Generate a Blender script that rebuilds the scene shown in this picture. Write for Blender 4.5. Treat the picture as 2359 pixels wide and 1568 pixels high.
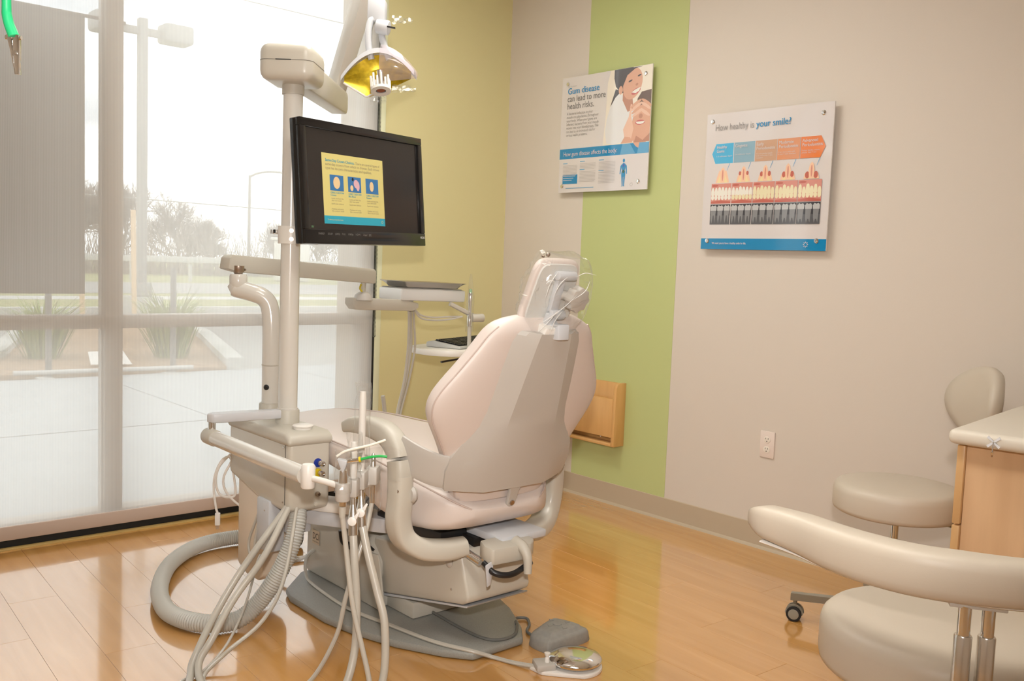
import bpy, bmesh, math, random
from mathutils import Matrix, Vector, noise
random.seed(7)
for o in list(bpy.data.objects): bpy.data.objects.remove(o)
scn = bpy.context.scene
COL = scn.collection
V = Vector

# ---------------------------------------------------------------- camera
yaw, pitch, roll = math.radians(41.445), math.radians(4.808), math.radians(2.179)
F = V((math.sin(yaw)*math.cos(pitch), math.cos(yaw)*math.cos(pitch), -math.sin(pitch)))
R0 = V((math.cos(yaw), -math.sin(yaw), 0)); U0 = R0.cross(F)
RR = R0*math.cos(roll) + U0*math.sin(roll); UU = RR.cross(F)
cam = bpy.data.cameras.new('camera'); camo = bpy.data.objects.new('camera', cam); COL.objects.link(camo)
cam.sensor_fit = 'HORIZONTAL'; cam.sensor_width = 36; cam.lens = 2150.5/2359*36
cam.clip_start = .05; cam.clip_end = 600
camo.matrix_world = Matrix(((RR.x, UU.x, -F.x, 0), (RR.y, UU.y, -F.y, 0), (RR.z, UU.z, -F.z, 1.2), (0, 0, 0, 1)))
scn.camera = camo
vs = scn.view_settings
vs.view_transform = 'Standard'; vs.look = 'None'; vs.gamma = 1; vs.use_curve_mapping = False
vs.exposure = 0.08

# ---------------------------------------------------------------- overcast sky
w = bpy.data.worlds.new('overcast_sky'); scn.world = w; w.use_nodes = True
nt = w.node_tree; nt.nodes.clear()
bg = nt.nodes.new('ShaderNodeBackground'); ow = nt.nodes.new('ShaderNodeOutputWorld')
tc = nt.nodes.new('ShaderNodeTexCoord'); mp = nt.nodes.new('ShaderNodeMapping'); mp.inputs['Scale'].default_value = (2.2, 2.2, 7)
nz = nt.nodes.new('ShaderNodeTexNoise'); nz.inputs['Scale'].default_value = 1.6; nz.inputs['Detail'].default_value = 5
cr = nt.nodes.new('ShaderNodeValToRGB')
cr.color_ramp.elements[0].position = .35; cr.color_ramp.elements[0].color = (.44, .48, .53, 1)
cr.color_ramp.elements[1].position = .6; cr.color_ramp.elements[1].color = (1, 1, .98, 1)
nt.links.new(tc.outputs['Generated'], mp.inputs['Vector']); nt.links.new(mp.outputs[0], nz.inputs['Vector'])
nt.links.new(nz.outputs[0], cr.inputs[0]); nt.links.new(cr.outputs[0], bg.inputs[0]); nt.links.new(bg.outputs[0], ow.inputs[0])
bg.inputs[1].default_value = 3.1

# ---------------------------------------------------------------- photographer's flash, just above the lens
fl = bpy.data.lights.new('camera_flash', 'SPOT'); fl.spot_size = math.radians(80); fl.spot_blend = 1; fl.shadow_soft_size = .035; fl.energy = 180; fl.color = (1, .95, .91)
flo = bpy.data.objects.new('camera_flash', fl); COL.objects.link(flo)
flo.matrix_world = Matrix.Translation((0, 0, .23)) @ camo.matrix_world

# ---------------------------------------------------------------- materials
MATS = {}
def mat(name, col, rough=.5, metal=0, spec=.5, coat=0, noise_amt=0, noise_scale=30, bump=0, bump_scale=200, emit=0, stretch=(1, 1, 1), col2=None):
    if name in MATS: return MATS[name]
    m = bpy.data.materials.new(name); m.use_nodes = True; t = m.node_tree
    p = t.nodes['Principled BSDF']
    c = tuple(col) + (1,)
    p.inputs['Base Color'].default_value = c; p.inputs['Roughness'].default_value = rough; p.inputs['Metallic'].default_value = metal
    p.inputs['Specular IOR Level'].default_value = spec
    if coat: p.inputs['Coat Weight'].default_value = coat; p.inputs['Coat Roughness'].default_value = .08
    if emit: p.inputs['Emission Color'].default_value = c; p.inputs['Emission Strength'].default_value = emit
    if noise_amt or bump:
        g = t.nodes.new('ShaderNodeTexCoord'); mm = t.nodes.new('ShaderNodeMapping'); mm.inputs['Scale'].default_value = stretch
        t.links.new(g.outputs['Object'], mm.inputs[0])
    if noise_amt:
        n = t.nodes.new('ShaderNodeTexNoise'); n.inputs['Scale'].default_value = noise_scale; n.inputs['Detail'].default_value = 4
        t.links.new(mm.outputs[0], n.inputs['Vector'])
        r = t.nodes.new('ShaderNodeValToRGB')
        k = noise_amt
        lo = col2 or tuple(x*(1-k) for x in col); hi = tuple(min(1, x*(1+k*.6)) for x in col)
        r.color_ramp.elements[0].position = .3; r.color_ramp.elements[1].position = .7
        r.color_ramp.elements[0].color = tuple(lo)+(1,); r.color_ramp.elements[1].color = hi+(1,)
        t.links.new(n.outputs[0], r.inputs[0]); t.links.new(r.outputs[0], p.inputs['Base Color'])
    if bump:
        n2 = t.nodes.new('ShaderNodeTexNoise'); n2.inputs['Scale'].default_value = bump_scale; n2.inputs['Detail'].default_value = 2
        t.links.new(mm.outputs[0], n2.inputs['Vector'])
        b = t.nodes.new('ShaderNodeBump'); b.inputs['Strength'].default_value = bump; b.inputs['Distance'].default_value = .002
        t.links.new(n2.outputs[0], b.inputs['Height']); t.links.new(b.outputs[0], p.inputs['Normal'])
    MATS[name] = m
    return m
def s2l(*c):
    return tuple((x/255/12.92 if x/255 <= .04045 else ((x/255+.055)/1.055)**2.4) for x in c)

def film(name, tint, gloss_rough, veil, ior=1.45):
    """thin clear film or pane: mostly transparent, Fresnel gloss, a little diffuse veil"""
    m = bpy.data.materials.new(name); m.use_nodes = True; t = m.node_tree; t.nodes.clear()
    o = t.nodes.new('ShaderNodeOutputMaterial'); tr = t.nodes.new('ShaderNodeBsdfTransparent'); tr.inputs[0].default_value = tint+(1,)
    df = t.nodes.new('ShaderNodeBsdfDiffuse'); df.inputs[0].default_value = (.9, .9, .88, 1)
    gl = t.nodes.new('ShaderNodeBsdfGlossy'); gl.inputs['Roughness'].default_value = gloss_rough
    fr = t.nodes.new('ShaderNodeFresnel'); ge = t.nodes.new('ShaderNodeNewGeometry')     # same reflectance from either side of a thin sheet
    mr = t.nodes.new('ShaderNodeMapRange'); mr.inputs['To Min'].default_value = ior; mr.inputs['To Max'].default_value = 1/ior
    t.links.new(ge.outputs['Backfacing'], mr.inputs[0]); t.links.new(mr.outputs[0], fr.inputs[0])
    a = t.nodes.new('ShaderNodeMixShader'); a.inputs[0].default_value = veil; b = t.nodes.new('ShaderNodeMixShader')
    t.links.new(tr.outputs[0], a.inputs[1]); t.links.new(df.outputs[0], a.inputs[2])
    t.links.new(fr.outputs[0], b.inputs[0]); t.links.new(a.outputs[0], b.inputs[1]); t.links.new(gl.outputs[0], b.inputs[2])
    t.links.new(b.outputs[0], o.inputs[0]); MATS[name] = m
    return m

def shade_material():
    """screen-mesh roller shade: open weave (transparent) between pale yarns that also glow through"""
    m = bpy.data.materials.new('shade_mesh'); m.use_nodes = True; t = m.node_tree; t.nodes.clear()
    o = t.nodes.new('ShaderNodeOutputMaterial'); tr = t.nodes.new('ShaderNodeBsdfTransparent')
    df = t.nodes.new('ShaderNodeBsdfDiffuse'); df.inputs[0].default_value = (.80, .78, .74, 1)
    tl = t.nodes.new('ShaderNodeBsdfTranslucent'); tl.inputs[0].default_value = (.78, .76, .73, 1)
    mx = t.nodes.new('ShaderNodeMixShader'); mx.inputs[0].default_value = .6
    t.links.new(df.outputs[0], mx.inputs[1]); t.links.new(tl.outputs[0], mx.inputs[2])
    g = t.nodes.new('ShaderNodeTexCoord'); wv = t.nodes.new('ShaderNodeTexWave'); wv.wave_type = 'BANDS'; wv.bands_direction = 'X'
    wv.inputs['Scale'].default_value = 55; wv.inputs['Distortion'].default_value = .3
    t.links.new(g.outputs['Object'], wv.inputs['Vector'])
    mr = t.nodes.new('ShaderNodeMapRange'); mr.inputs['To Min'].default_value = .40; mr.inputs['To Max'].default_value = .46
    t.links.new(wv.outputs['Fac'], mr.inputs[0])
    out = t.nodes.new('ShaderNodeMixShader'); t.links.new(mr.outputs[0], out.inputs[0])
    t.links.new(tr.outputs[0], out.inputs[1]); t.links.new(mx.outputs[0], out.inputs[2]); t.links.new(out.outputs[0], o.inputs[0])
    MATS['shade_mesh'] = m
    return m

def wood_plank():
    m = bpy.data.materials.new('vinyl_plank'); m.use_nodes = True; t = m.node_tree; p = t.nodes['Principled BSDF']
    g = t.nodes.new('ShaderNodeTexCoord'); oi = t.nodes.new('ShaderNodeObjectInfo')
    ad = t.nodes.new('ShaderNodeVectorMath'); ad.operation = 'ADD'
    sc = t.nodes.new('ShaderNodeVectorMath'); sc.operation = 'SCALE'; sc.inputs['Scale'].default_value = 37
    cv = t.nodes.new('ShaderNodeCombineXYZ')
    for i in range(2): t.links.new(oi.outputs['Random'], cv.inputs[i])
    t.links.new(cv.outputs[0], sc.inputs[0]); t.links.new(g.outputs['Object'], ad.inputs[0]); t.links.new(sc.outputs[0], ad.inputs[1])
    mm = t.nodes.new('ShaderNodeMapping'); mm.inputs['Scale'].default_value = (14, 1.3, 1); t.links.new(ad.outputs[0], mm.inputs[0])
    n = t.nodes.new('ShaderNodeTexNoise'); n.inputs['Scale'].default_value = 1.3; n.inputs['Detail'].default_value = 6; n.inputs['Distortion'].default_value = .6
    t.links.new(mm.outputs[0], n.inputs['Vector'])
    r = t.nodes.new('ShaderNodeValToRGB'); e = r.color_ramp.elements
    e[0].position = .28; e[0].color = s2l(200, 144, 72)+(1,); e[1].position = .72; e[1].color = s2l(214, 160, 90)+(1,)
    t.links.new(n.outputs[0], r.inputs[0])
    hv = t.nodes.new('ShaderNodeHueSaturation'); mr = t.nodes.new('ShaderNodeMapRange'); mr.inputs['To Min'].default_value = .97; mr.inputs['To Max'].default_value = 1.03
    t.links.new(oi.outputs['Random'], mr.inputs[0]); t.links.new(mr.outputs[0], hv.inputs['Value']); t.links.new(r.outputs[0], hv.inputs['Color'])
    t.links.new(hv.outputs[0], p.inputs['Base Color'])
    n2 = t.nodes.new('ShaderNodeTexNoise'); n2.inputs['Scale'].default_value = 60; t.links.new(g.outputs['Object'], n2.inputs['Vector'])
    b = t.nodes.new('ShaderNodeBump'); b.inputs['Strength'].default_value = .05; b.inputs['Distance'].default_value = .001
    t.links.new(n2.outputs[0], b.inputs['Height']); t.links.new(b.outputs[0], p.inputs['Normal'])
    p.inputs['Roughness'].default_value = .16; p.inputs['Specular IOR Level'].default_value = .7
    p.inputs['Coat Weight'].default_value = 1; p.inputs['Coat Roughness'].default_value = .07; p.inputs['Coat IOR'].default_value = 1.9
    MATS['vinyl_plank'] = m
    return m

def veneer(name, c1, c2, stretch=(9, 9, 1)):
    return mat(name, c2, rough=.35, noise_amt=.06, noise_scale=2.5, stretch=stretch, col2=c1)

GREIGE = mat('greige_metal', s2l(200, 195, 183), .32, coat=.15)
GREIGE_D = mat('greige_plastic', s2l(192, 187, 175), .42)
POLE = mat('pole_enamel', s2l(212, 208, 200), .22, coat=.5)
VINYL = mat('blush_vinyl', s2l(216, 204, 197), .42, bump=.06, bump_scale=500)
PIPING = mat('piping_vinyl', s2l(198, 182, 174), .5)
SHELLM = mat('shell_plastic', s2l(190, 185, 178), .38)
WHITE = mat('white_plastic', s2l(232, 228, 222), .35)
BLUEGREY = mat('pale_steel_paint', s2l(200, 202, 206), .35)
BLACK = mat('black_plastic', (.012, .012, .013), .35)
RUBBER = mat('black_rubber', (.01, .01, .01), .6)
CHROME = mat('chrome', (.82, .82, .82), .08, 1)
STEEL = mat('brushed_steel', (.72, .69, .65), .25, 1)
BRASS = mat('bronze_steel', (.42, .34, .28), .35, 1)
GREYPL = mat('grey_cast', s2l(150, 148, 142), .6, noise_amt=.08, noise_scale=60, bump=.05, bump_scale=300)
HOSE = mat('hose_vinyl', s2l(190, 185, 174), .3, coat=.2)
CORR = mat('corrugated_vinyl', s2l(196, 196, 190), .4)
FILM = film('clear_film', (.985, .985, .98), .14, .03, 1.55)
GLASS = film('window_glass', (.97, .985, .98), .02, .0)
SHADE = shade_material()
PLANK = wood_plank()
MAPLE = veneer('maple_veneer', s2l(214, 176, 136), s2l(222, 186, 146))
MAPLE_D = veneer('honey_maple', s2l(208, 160, 98), s2l(216, 170, 108))

# ---------------------------------------------------------------- mesh helpers
def cr_spline(P, res=6, closed=False):
    P = [V(p) for p in P]; n = len(P); out = []
    if n < 3 and not closed: return P
    rng = n if closed else n-1
    for i in range(rng):
        p0 = P[(i-1) % n] if closed or i > 0 else P[0]*2-P[1]
        p1 = P[i]; p2 = P[(i+1) % n]; p3 = P[(i+2) % n] if closed or i+2 < n else P[-1]*2-P[-2]
        for k in range(res):
            t = k/res
            out.append(.5*((2*p1)+(p2-p0)*t+(2*p0-5*p1+4*p2-p3)*t*t+(3*p1-p0-3*p2+p3)*t**3))
    if not closed: out.append(P[-1])
    return out

class MB:
    def __init__(s, m=None): s.bm = bmesh.new(); s.m = m or Matrix(); s.mi = 0
    def raw(s, verts, faces):
        vv = [s.bm.verts.new(s.m @ V(v)) for v in verts]
        for f in faces:
            try:
                ff = s.bm.faces.new([vv[i] for i in f]); ff.material_index = s.mi
            except ValueError: pass
        return s
    def merge(s, b):
        b.verts.ensure_lookup_table()
        for i, v in enumerate(b.verts): v.index = i
        s.raw([v.co.copy() for v in b.verts], [[v.index for v in f.verts] for f in b.faces]); b.free(); return s
    def bev(s, b, w, seg):
        if w > 0:
            ed = [e for e in b.edges if len(e.link_faces) == 2 and e.calc_face_angle(0) > .5]
            bmesh.ops.bevel(b, geom=ed, offset=w, segments=seg, affect='EDGES', profile=.5, clamp_overlap=True)
        return s.merge(b)
    def box(s, lo, hi, w=0, seg=2):
        b = bmesh.new(); lo = V(lo); hi = V(hi); c = (lo+hi)/2; d = hi-lo
        bmesh.ops.create_cube(b, size=1, matrix=Matrix.Translation(c) @ Matrix.Diagonal((d.x, d.y, d.z, 1)))
        return s.bev(b, w, seg)
    def prism(s, poly, o, ex, ey, ez, w=0, seg=2):
        """polygon (a,b) in the plane o+a*ex+b*ey, extruded by vector ez"""
        o = V(o); ex = V(ex); ey = V(ey); ez = V(ez); b = bmesh.new()
        A = [b.verts.new(o+ex*p[0]+ey*p[1]) for p in poly]; B = [b.verts.new(v.co+ez) for v in A]; n = len(A)
        b.faces.new(A); b.faces.new(B[::-1])
        for i in range(n): b.faces.new((A[i], B[i], B[(i+1) % n], A[(i+1) % n]))
        bmesh.ops.recalc_face_normals(b, faces=b.faces)
        return s.bev(b, w, seg)
    def cyl(s, p0, p1, r, r1=None, n=20, w=0):
        p0 = V(p0); p1 = V(p1); r1 = r if r1 is None else r1; b = bmesh.new(); L = (p1-p0).length
        bmesh.ops.create_cone(b, cap_ends=True, segments=n, radius1=r, radius2=r1, depth=L,
            matrix=Matrix.Translation((p0+p1)/2) @ V((0, 0, 1)).rotation_difference((p1-p0).normalized()).to_matrix().to_4x4())
        if w:
            ed = [e for e in b.edges if len(e.link_faces) == 2 and e.calc_face_angle(0) > .9]
            bmesh.ops.bevel(b, geom=ed, offset=w, segments=2, affect='EDGES', profile=.5)
        return s.merge(b)
    def lathe(s, prof, o, ax=(0, 0, 1), n=28):
        q = V((0, 0, 1)).rotation_difference(V(ax).normalized()); o = V(o); vs = []; fs = []
        for r, h in prof:
            for k in range(n):
                a = 2*math.pi*k/n; vs.append(o+q @ V((r*math.cos(a), r*math.sin(a), h)))
        for i in range(len(prof)-1):
            for k in range(n): fs.append((i*n+k, i*n+(k+1) % n, (i+1)*n+(k+1) % n, (i+1)*n+k))
        fs.append(tuple(range(n))[::-1]); fs.append(tuple((len(prof)-1)*n+k for k in range(n)))
        return s.raw(vs, fs)
    def tube(s, P, r, n=10, res=6, closed=False, up=None, sec=None, spline=True):
        """swept tube; r number or list; sec=(a,b) gives a rounded flat section with b along `up`"""
        C = cr_spline(P, res, closed) if spline else [V(p) for p in P]; N = len(C)
        if isinstance(r, (list, tuple)):
            rr = []
            for i in range(N):
                t = i/(N-1)*(len(r)-1); k = min(int(t), len(r)-2); rr.append(r[k]+(r[k+1]-r[k])*(t-k))
        else: rr = [r]*N
        T = []
        for i in range(N):
            a = C[(i+1) % N] if closed or i < N-1 else C[i]; b = C[i-1] if closed or i > 0 else C[i]
            T.append((a-b).normalized())
        nrm = V(up) if up else V((0, 0, 1))
        if not up and abs(T[0].dot(nrm)) > .9: nrm = V((1, 0, 0))
        vs = []; fs = []
        for i in range(N):
            if up: nrm = V(up)
            nrm = (nrm-T[i]*nrm.dot(T[i])).normalized(); bi = T[i].cross(nrm)
            for k in range(n):
                a = 2*math.pi*k/n; ca = math.cos(a); sa = math.sin(a)
                if sec:
                    e = .55; ca = math.copysign(abs(ca)**e, ca)*sec[0]; sa = math.copysign(abs(sa)**e, sa)*sec[1]
                    vs.append(C[i]+(bi*ca+nrm*sa)*rr[i])
                else: vs.append(C[i]+(nrm*ca+bi*sa)*rr[i])
        for i in range(N if closed else N-1):
            j = (i+1) % N
            for k in range(n): fs.append((i*n+k, i*n+(k+1) % n, j*n+(k+1) % n, j*n+k))
        if not closed: fs += [tuple(range(n))[::-1], tuple((N-1)*n+k for k in range(n))]
        return s.raw(vs, fs)
    def ell(s, c, r, nu=20, nv=12):
        vs = []; fs = []
        for i in range(nv+1):
            th = math.pi*i/nv
            for k in range(nu):
                a = 2*math.pi*k/nu
                vs.append(V(c)+V((r[0]*math.sin(th)*math.cos(a), r[1]*math.sin(th)*math.sin(a), r[2]*math.cos(th))))
        for i in range(nv):
            for k in range(nu): fs.append((i*nu+k, (i+1)*nu+k, (i+1)*nu+(k+1) % nu, i*nu+(k+1) % nu))
        s.raw(vs, fs); return s
    def loft(s, rings, cap=True, closed=True):
        n = len(rings[0]); vs = [p for r in rings for p in r]; fs = []
        for i in range(len(rings)-1):
            for k in range(n if closed else n-1): fs.append((i*n+k, i*n+(k+1) % n, (i+1)*n+(k+1) % n, (i+1)*n+k))
        if cap: fs += [tuple(range(n))[::-1], tuple((len(rings)-1)*n+k for k in range(n))]
        return s.raw(vs, fs)
    def build(s, name, m, parent=None, base=None, smooth=True, ang=40):
        bm = s.bm
        bmesh.ops.remove_doubles(bm, verts=bm.verts, dist=1e-5)
        bmesh.ops.recalc_face_normals(bm, faces=bm.faces)
        if parent is None:
            if base is None:
                xs = [v.co for v in bm.verts]
                base = V(((min(c.x for c in xs)+max(c.x for c in xs))/2, (min(c.y for c in xs)+max(c.y for c in xs))/2, min(c.z for c in xs)))
            org = V(base)
        else: org = V(parent['_org'])
        bmesh.ops.translate(bm, verts=bm.verts, vec=-org)
        if smooth:
            for f in bm.faces: f.smooth = True
            for e in bm.edges: e.smooth = not (len(e.link_faces) == 2 and e.calc_face_angle(0) > math.radians(ang))
        me = bpy.data.meshes.new(name); bm.to_mesh(me); bm.free()
        for q in (m if isinstance(m, (list, tuple)) else [m]): me.materials.append(q)
        o = bpy.data.objects.new(name, me); COL.objects.link(o); o['_org'] = list(org)
        if parent is not None: o.parent = parent
        else: o.location = org
        return o

def tag(o, label=None, cat=None, group=None, kind=None):
    for k, v in (('label', label), ('category', cat), ('group', group), ('kind', kind)):
        if v: o[k] = v
    return o
def thing(name, loc, label, cat, group=None):
    o = bpy.data.objects.new(name, None); COL.objects.link(o); o.location = loc; o['_org'] = list(loc); o.empty_display_size = .05
    return tag(o, label, cat, group)
def struct(o): o['kind'] = 'structure'; return o
def copy_tree(o, delta, parent=None):
    c = o.copy(); COL.objects.link(c); c.parent = parent
    if parent is None: c.location = V(o.location)+V(delta)
    for ch in o.children: copy_tree(ch, delta, c)
    return c
def frame(o, ex, ey):
    ex = V(ex).normalized(); ez = ex.cross(V(ey)).normalized(); ey = ez.cross(ex)
    o = V(o)
    return Matrix(((ex.x, ey.x, ez.x, o.x), (ex.y, ey.y, ez.y, o.y), (ex.z, ey.z, ez.z, o.z), (0, 0, 0, 1)))
def text(s, size, m, fr, x, y, parent, bold=0, z=.0006, width=None, align='LEFT', name='lettering', shear=0, spacing=1, lines=1.0):
    """flat printed lettering in the plane of frame fr at (x,y)"""
    cu = bpy.data.curves.new('lettering', 'FONT'); cu.body = s; cu.size = size; cu.align_x = align; cu.shear = shear
    cu.space_character = spacing; cu.space_line = lines; cu.resolution_u = 3
    to = bpy.data.objects.new('lettering', cu)
    me = bpy.data.meshes.new_from_object(to); bpy.data.objects.remove(to); bpy.data.curves.remove(cu)
    xs = [v.co.x for v in me.vertices] or [0, 1]
    k = 1
    if width: k = width/max(1e-6, max(xs)-min(xs))
    org = V(parent['_org'])
    for v in me.vertices: v.co = fr @ V((x+v.co.x*k, y+v.co.y, z)) - org
    if bold > 0:          # heavier weight: a second pass of the same outlines, shifted a hair
        vv = [v.co.copy() for v in me.vertices]; ff = [tuple(p.vertices) for p in me.polygons]; n0 = len(vv)
        sh_ = fr.to_3x3() @ V((1, 0, 0)); nn = fr.to_3x3() @ V((0, 0, 1))
        bpy.data.meshes.remove(me); me = bpy.data.meshes.new(name); bb_ = max(bold*.6, size*.014)
        allv = []; allf = []
        for k2 in range(3):
            allv += [c+sh_*bb_*k2+nn*2e-5*k2 for c in vv]; allf += [tuple(i+n0*k2 for i in f) for f in ff]
        me.from_pydata(allv, [], allf)
    me.materials.clear(); me.materials.append(m); me.name = name
    o = bpy.data.objects.new(name, me); COL.objects.link(o); o.parent = parent; o['_org'] = list(org)
    return o
def flat(mb, fr, pts, z, mi=0):
    """flat printed patch in frame fr"""
    mb.mi = mi; mb.raw([fr @ V((p[0], p[1], z)) for p in pts], [tuple(range(len(pts)))])
def rect(x0, y0, x1, y1): return [(x0, y0), (x1, y0), (x1, y1), (x0, y1)]
def oval(cx, cy, rx, ry, rot=0, n=22):
    c, s_ = math.cos(rot), math.sin(rot); out = []
    for k in range(n):
        a = 2*math.pi*k/n; x = rx*math.cos(a); y = ry*math.sin(a); out.append((cx+x*c-y*s_, cy+x*s_+y*c))
    return out
def star_logo(mb, fr, cx, cy, r, z, mi):
    for k in range(8):
        a = math.pi*k/4
        flat(mb, fr, oval(cx+math.cos(a)*r*.72, cy+math.sin(a)*r*.72, r*.27, r*.15, a, 10), z, mi)
# ================================================================ THE ROOM
XR, YB, ZC = 3.47, 4.03, 2.75
YELLOW = mat('yellow_paint', s2l(216, 207, 156), .6, bump=.08, bump_scale=260)
BEIGE = mat('beige_paint', s2l(212, 202, 190), .6, bump=.08, bump_scale=260)
GREEN = mat('green_paint', s2l(188, 196, 134), .6, bump=.08, bump_scale=260)
CEIL = mat('ceiling_white', s2l(236, 234, 228), .8, bump=.3, bump_scale=120)
BASEB = mat('cove_base', s2l(186, 170, 146), .5)
FRAMEM = mat('window_frame_paint', s2l(176, 160, 144), .45)
PALE = mat('daylit_jamb', s2l(226, 228, 196), .6)  # daylight falling on the yellow jamb is put into this paler colour

# floor slab with six-inch planks laid a little askew to the window
fl_o = struct(MB().box((-1.3, -1.3, -.10), (XR+.1, 3.975, -.006)).build('floor', mat('plank_joint', s2l(180, 126, 62), .4), base=(0, 0, 0)))
PW, PL = .1524, .914
ca, sa = math.cos(-.05), math.sin(-.05)
shared = None
for i in range(-13, 28):
    off = (i*.37 % 1)*PL
    for j in range(-3, 6):
        x0 = .75-6*PW+(i)*PW; y0 = j*PL+off-.5
        c = V((x0+PW/2, y0+PL/2, 0)); c = V((ca*(c.x-.75)-sa*(c.y-3)+.75, sa*(c.x-.75)+ca*(c.y-3)+3, 0))
        cor = [V((c.x+ca*a-sa*b, c.y+sa*a+ca*b, 0)) for a in (-PW/2, PW/2) for b in (-PL/2, PL/2)]
        if max(p.x for p in cor) < -1.25 or min(p.x for p in cor) > XR or max(p.y for p in cor) < -1.25 or min(p.y for p in cor) > 3.975: continue
        inside = all(-1.3 < p.x < XR and -1.3 < p.y < 3.975 for p in cor)
        g = .00035
        if inside and shared:
            o = bpy.data.objects.new('plank', shared); COL.objects.link(o); o.parent = fl_o
        else:
            b = bmesh.new()
            bmesh.ops.create_cube(b, size=1, matrix=Matrix.Translation((0, 0, -.003)) @ Matrix.Diagonal((PW-2*g, PL-2*g, .006, 1)))
            ed = [e for e in b.edges if all(v.co.z > -.001 for v in e.verts)]
            bmesh.ops.bevel(b, geom=ed, offset=.0003, segments=1, affect='EDGES')
            if not inside:
                inv = Matrix.Rotation(.05, 4, 'Z')
                for co, no in (((XR, 0, 0), (1, 0, 0)), ((0, 3.975, 0), (0, 1, 0)), ((-1.3, 0, 0), (-1, 0, 0)), ((0, -1.3, 0), (0, -1, 0))):
                    bmesh.ops.bisect_plane(b, geom=b.verts[:]+b.edges[:]+b.faces[:], plane_co=inv @ (V(co)-c), plane_no=inv @ V(no), clear_outer=True)
            if not b.faces: b.free(); continue
            me = bpy.data.meshes.new('plank'); b.to_mesh(me); b.free(); me.materials.append(PLANK)
            if inside: shared = me
            o = bpy.data.objects.new('plank', me); COL.objects.link(o); o.parent = fl_o
        o.location = c; o.rotation_euler = (0, 0, -.05)

struct(MB().box((-1.4, -1.4, ZC), (XR+.15, YB+.1, ZC+.1)).build('ceiling', CEIL))
wr = struct(MB().box((XR, -1.4, -.1), (XR+.12, YB, ZC)).build('wall_right', BEIGE))
MB().box((XR-.0015, 2.788, .1), (XR+.002, 3.418, ZC)).build('painted_stripe', GREEN, wr)
wb = struct(MB().box((2.652, YB, -.1), (XR+.12, YB+.07, ZC)).build('wall_back', YELLOW))
struct(MB().box((-1.4, -1.4, -.1), (-1.3, YB, ZC)).build('wall_left', BEIGE))
struct(MB().box((-1.3, -1.4, -.1), (XR, -1.3, ZC)).build('wall_front', BEIGE))
struct(MB().box((-1.4, YB, -.1), (-.65, YB+.1, ZC)).build('wall_window_side', YELLOW))
bb = MB()
bb.prism([(0, 0), (-.014, 0), (-.010, .006), (-.004, .012), (-.0035, .104), (0, .107)], (XR, -1.3, 0), (1, 0, 0), (0, 0, 1), (0, YB+1.3, 0))
struct(bb.build('baseboard_right', BASEB))
bb = MB(); bb.prism([(0, 0), (-.014, 0), (-.010, .006), (-.004, .012), (-.0035, .104), (0, .107)], (2.655, YB, 0), (0, 1, 0), (0, 0, 1), (XR-2.655-.015, 0, 0))
struct(bb.build('baseboard_back', BASEB))
# trims at the foot and the right side of the window
struct(MB().box((-.65, 3.985, -.02), (2.60, 4.03, .036), .003).build('trim_1', RUBBER))
struct(MB().box((-.65, 3.955, -.01), (2.652, 3.985, .006), .002).build('trim_2', mat('floor_edge_strip', s2l(190, 160, 96), .45)))
struct(MB().box((2.594, 4.028, 0), (2.617, 4.10, ZC)).build('trim_3', RUBBER))
struct(MB().box((2.617, 4.024, 0), (2.652, 4.10, ZC), .003).build('trim_4', PALE))

# ---------------------------------------------------------------- storefront window
win = struct(bpy.data.objects.new('window_1', None)); COL.objects.link(win); win['_org'] = [0, 0, 0]
def fr_(name, lo, hi): return MB().box(lo, hi, .004).build(name, FRAMEM, win)
fr_('bottom_frame', (-.65, 4.035, 0), (2.594, 4.13, .085)); fr_('top_frame', (-.65, 4.035, 2.64), (2.594, 4.13, ZC))
fr_('side_frame', (2.54, 4.035, .085), (2.594, 4.13, 2.64)); fr_('side_frame', (-.65, 4.035, .085), (-.58, 4.13, 2.64))
MX = [(-.10, -.028), (1.297, 1.369)]
for a, b in MX: fr_('mullion', (a, 4.035, .085), (b, 4.13, 2.64))
spans = [(-.58, -.10), (-.028, 1.297), (1.369, 2.54)]
for a, b in spans:
    fr_('transom_rail', (a, 4.035, .858), (b, 4.13, .914))
    for z0, z1 in ((.085, .858), (.914, 2.64)):
        MB().box((a, 4.088, z0), (b, 4.094, z1)).build('pane', GLASS, win)
for a, b in MX: MB().box((a-.008, 4.07, .085), (a-.002, 4.08, 2.64)).build('glazing_bead', WHITE, win)

# ---------------------------------------------------------------- roller shade, lowered to the sill
rs = thing('roller_shade', (1, 3.98, .03), 'wide screen-mesh roller shade lowered over the whole storefront window', 'window shade')
MB().box((-.62, 3.9775, .09), (2.572, 3.9787, 2.66)).build('mesh_fabric', SHADE, rs, smooth=False)
MB().box((-.62, 3.968, .036), (2.572, 3.984, .092), .004).build('hem_bar', mat('hem_fabric', s2l(196, 178, 166), .6), rs)
MB().cyl((-.62, 3.99, 2.69), (2.572, 3.99, 2.69), .03).build('roller_tube', WHITE, rs)
ch = MB()
for x in (2.598, 2.609):
    z = .80
    while z < 2.68:
        ch.cyl((x, 4.008, z), (x, 4.008, z+.004), .0024, n=5); z += .0065
for k in range(9):
    a = math.pi*k/8
    ch.cyl((2.6035-.0055*math.cos(a), 4.008, .80-.0055*math.sin(a)-.002), (2.6035-.0055*math.cos(a), 4.008, .80-.0055*math.sin(a)+.002), .0024, n=5)
tag(ch.build('bead_chain', mat('chain_grey', s2l(110, 112, 100), .5), rs), kind='stuff')

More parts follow.
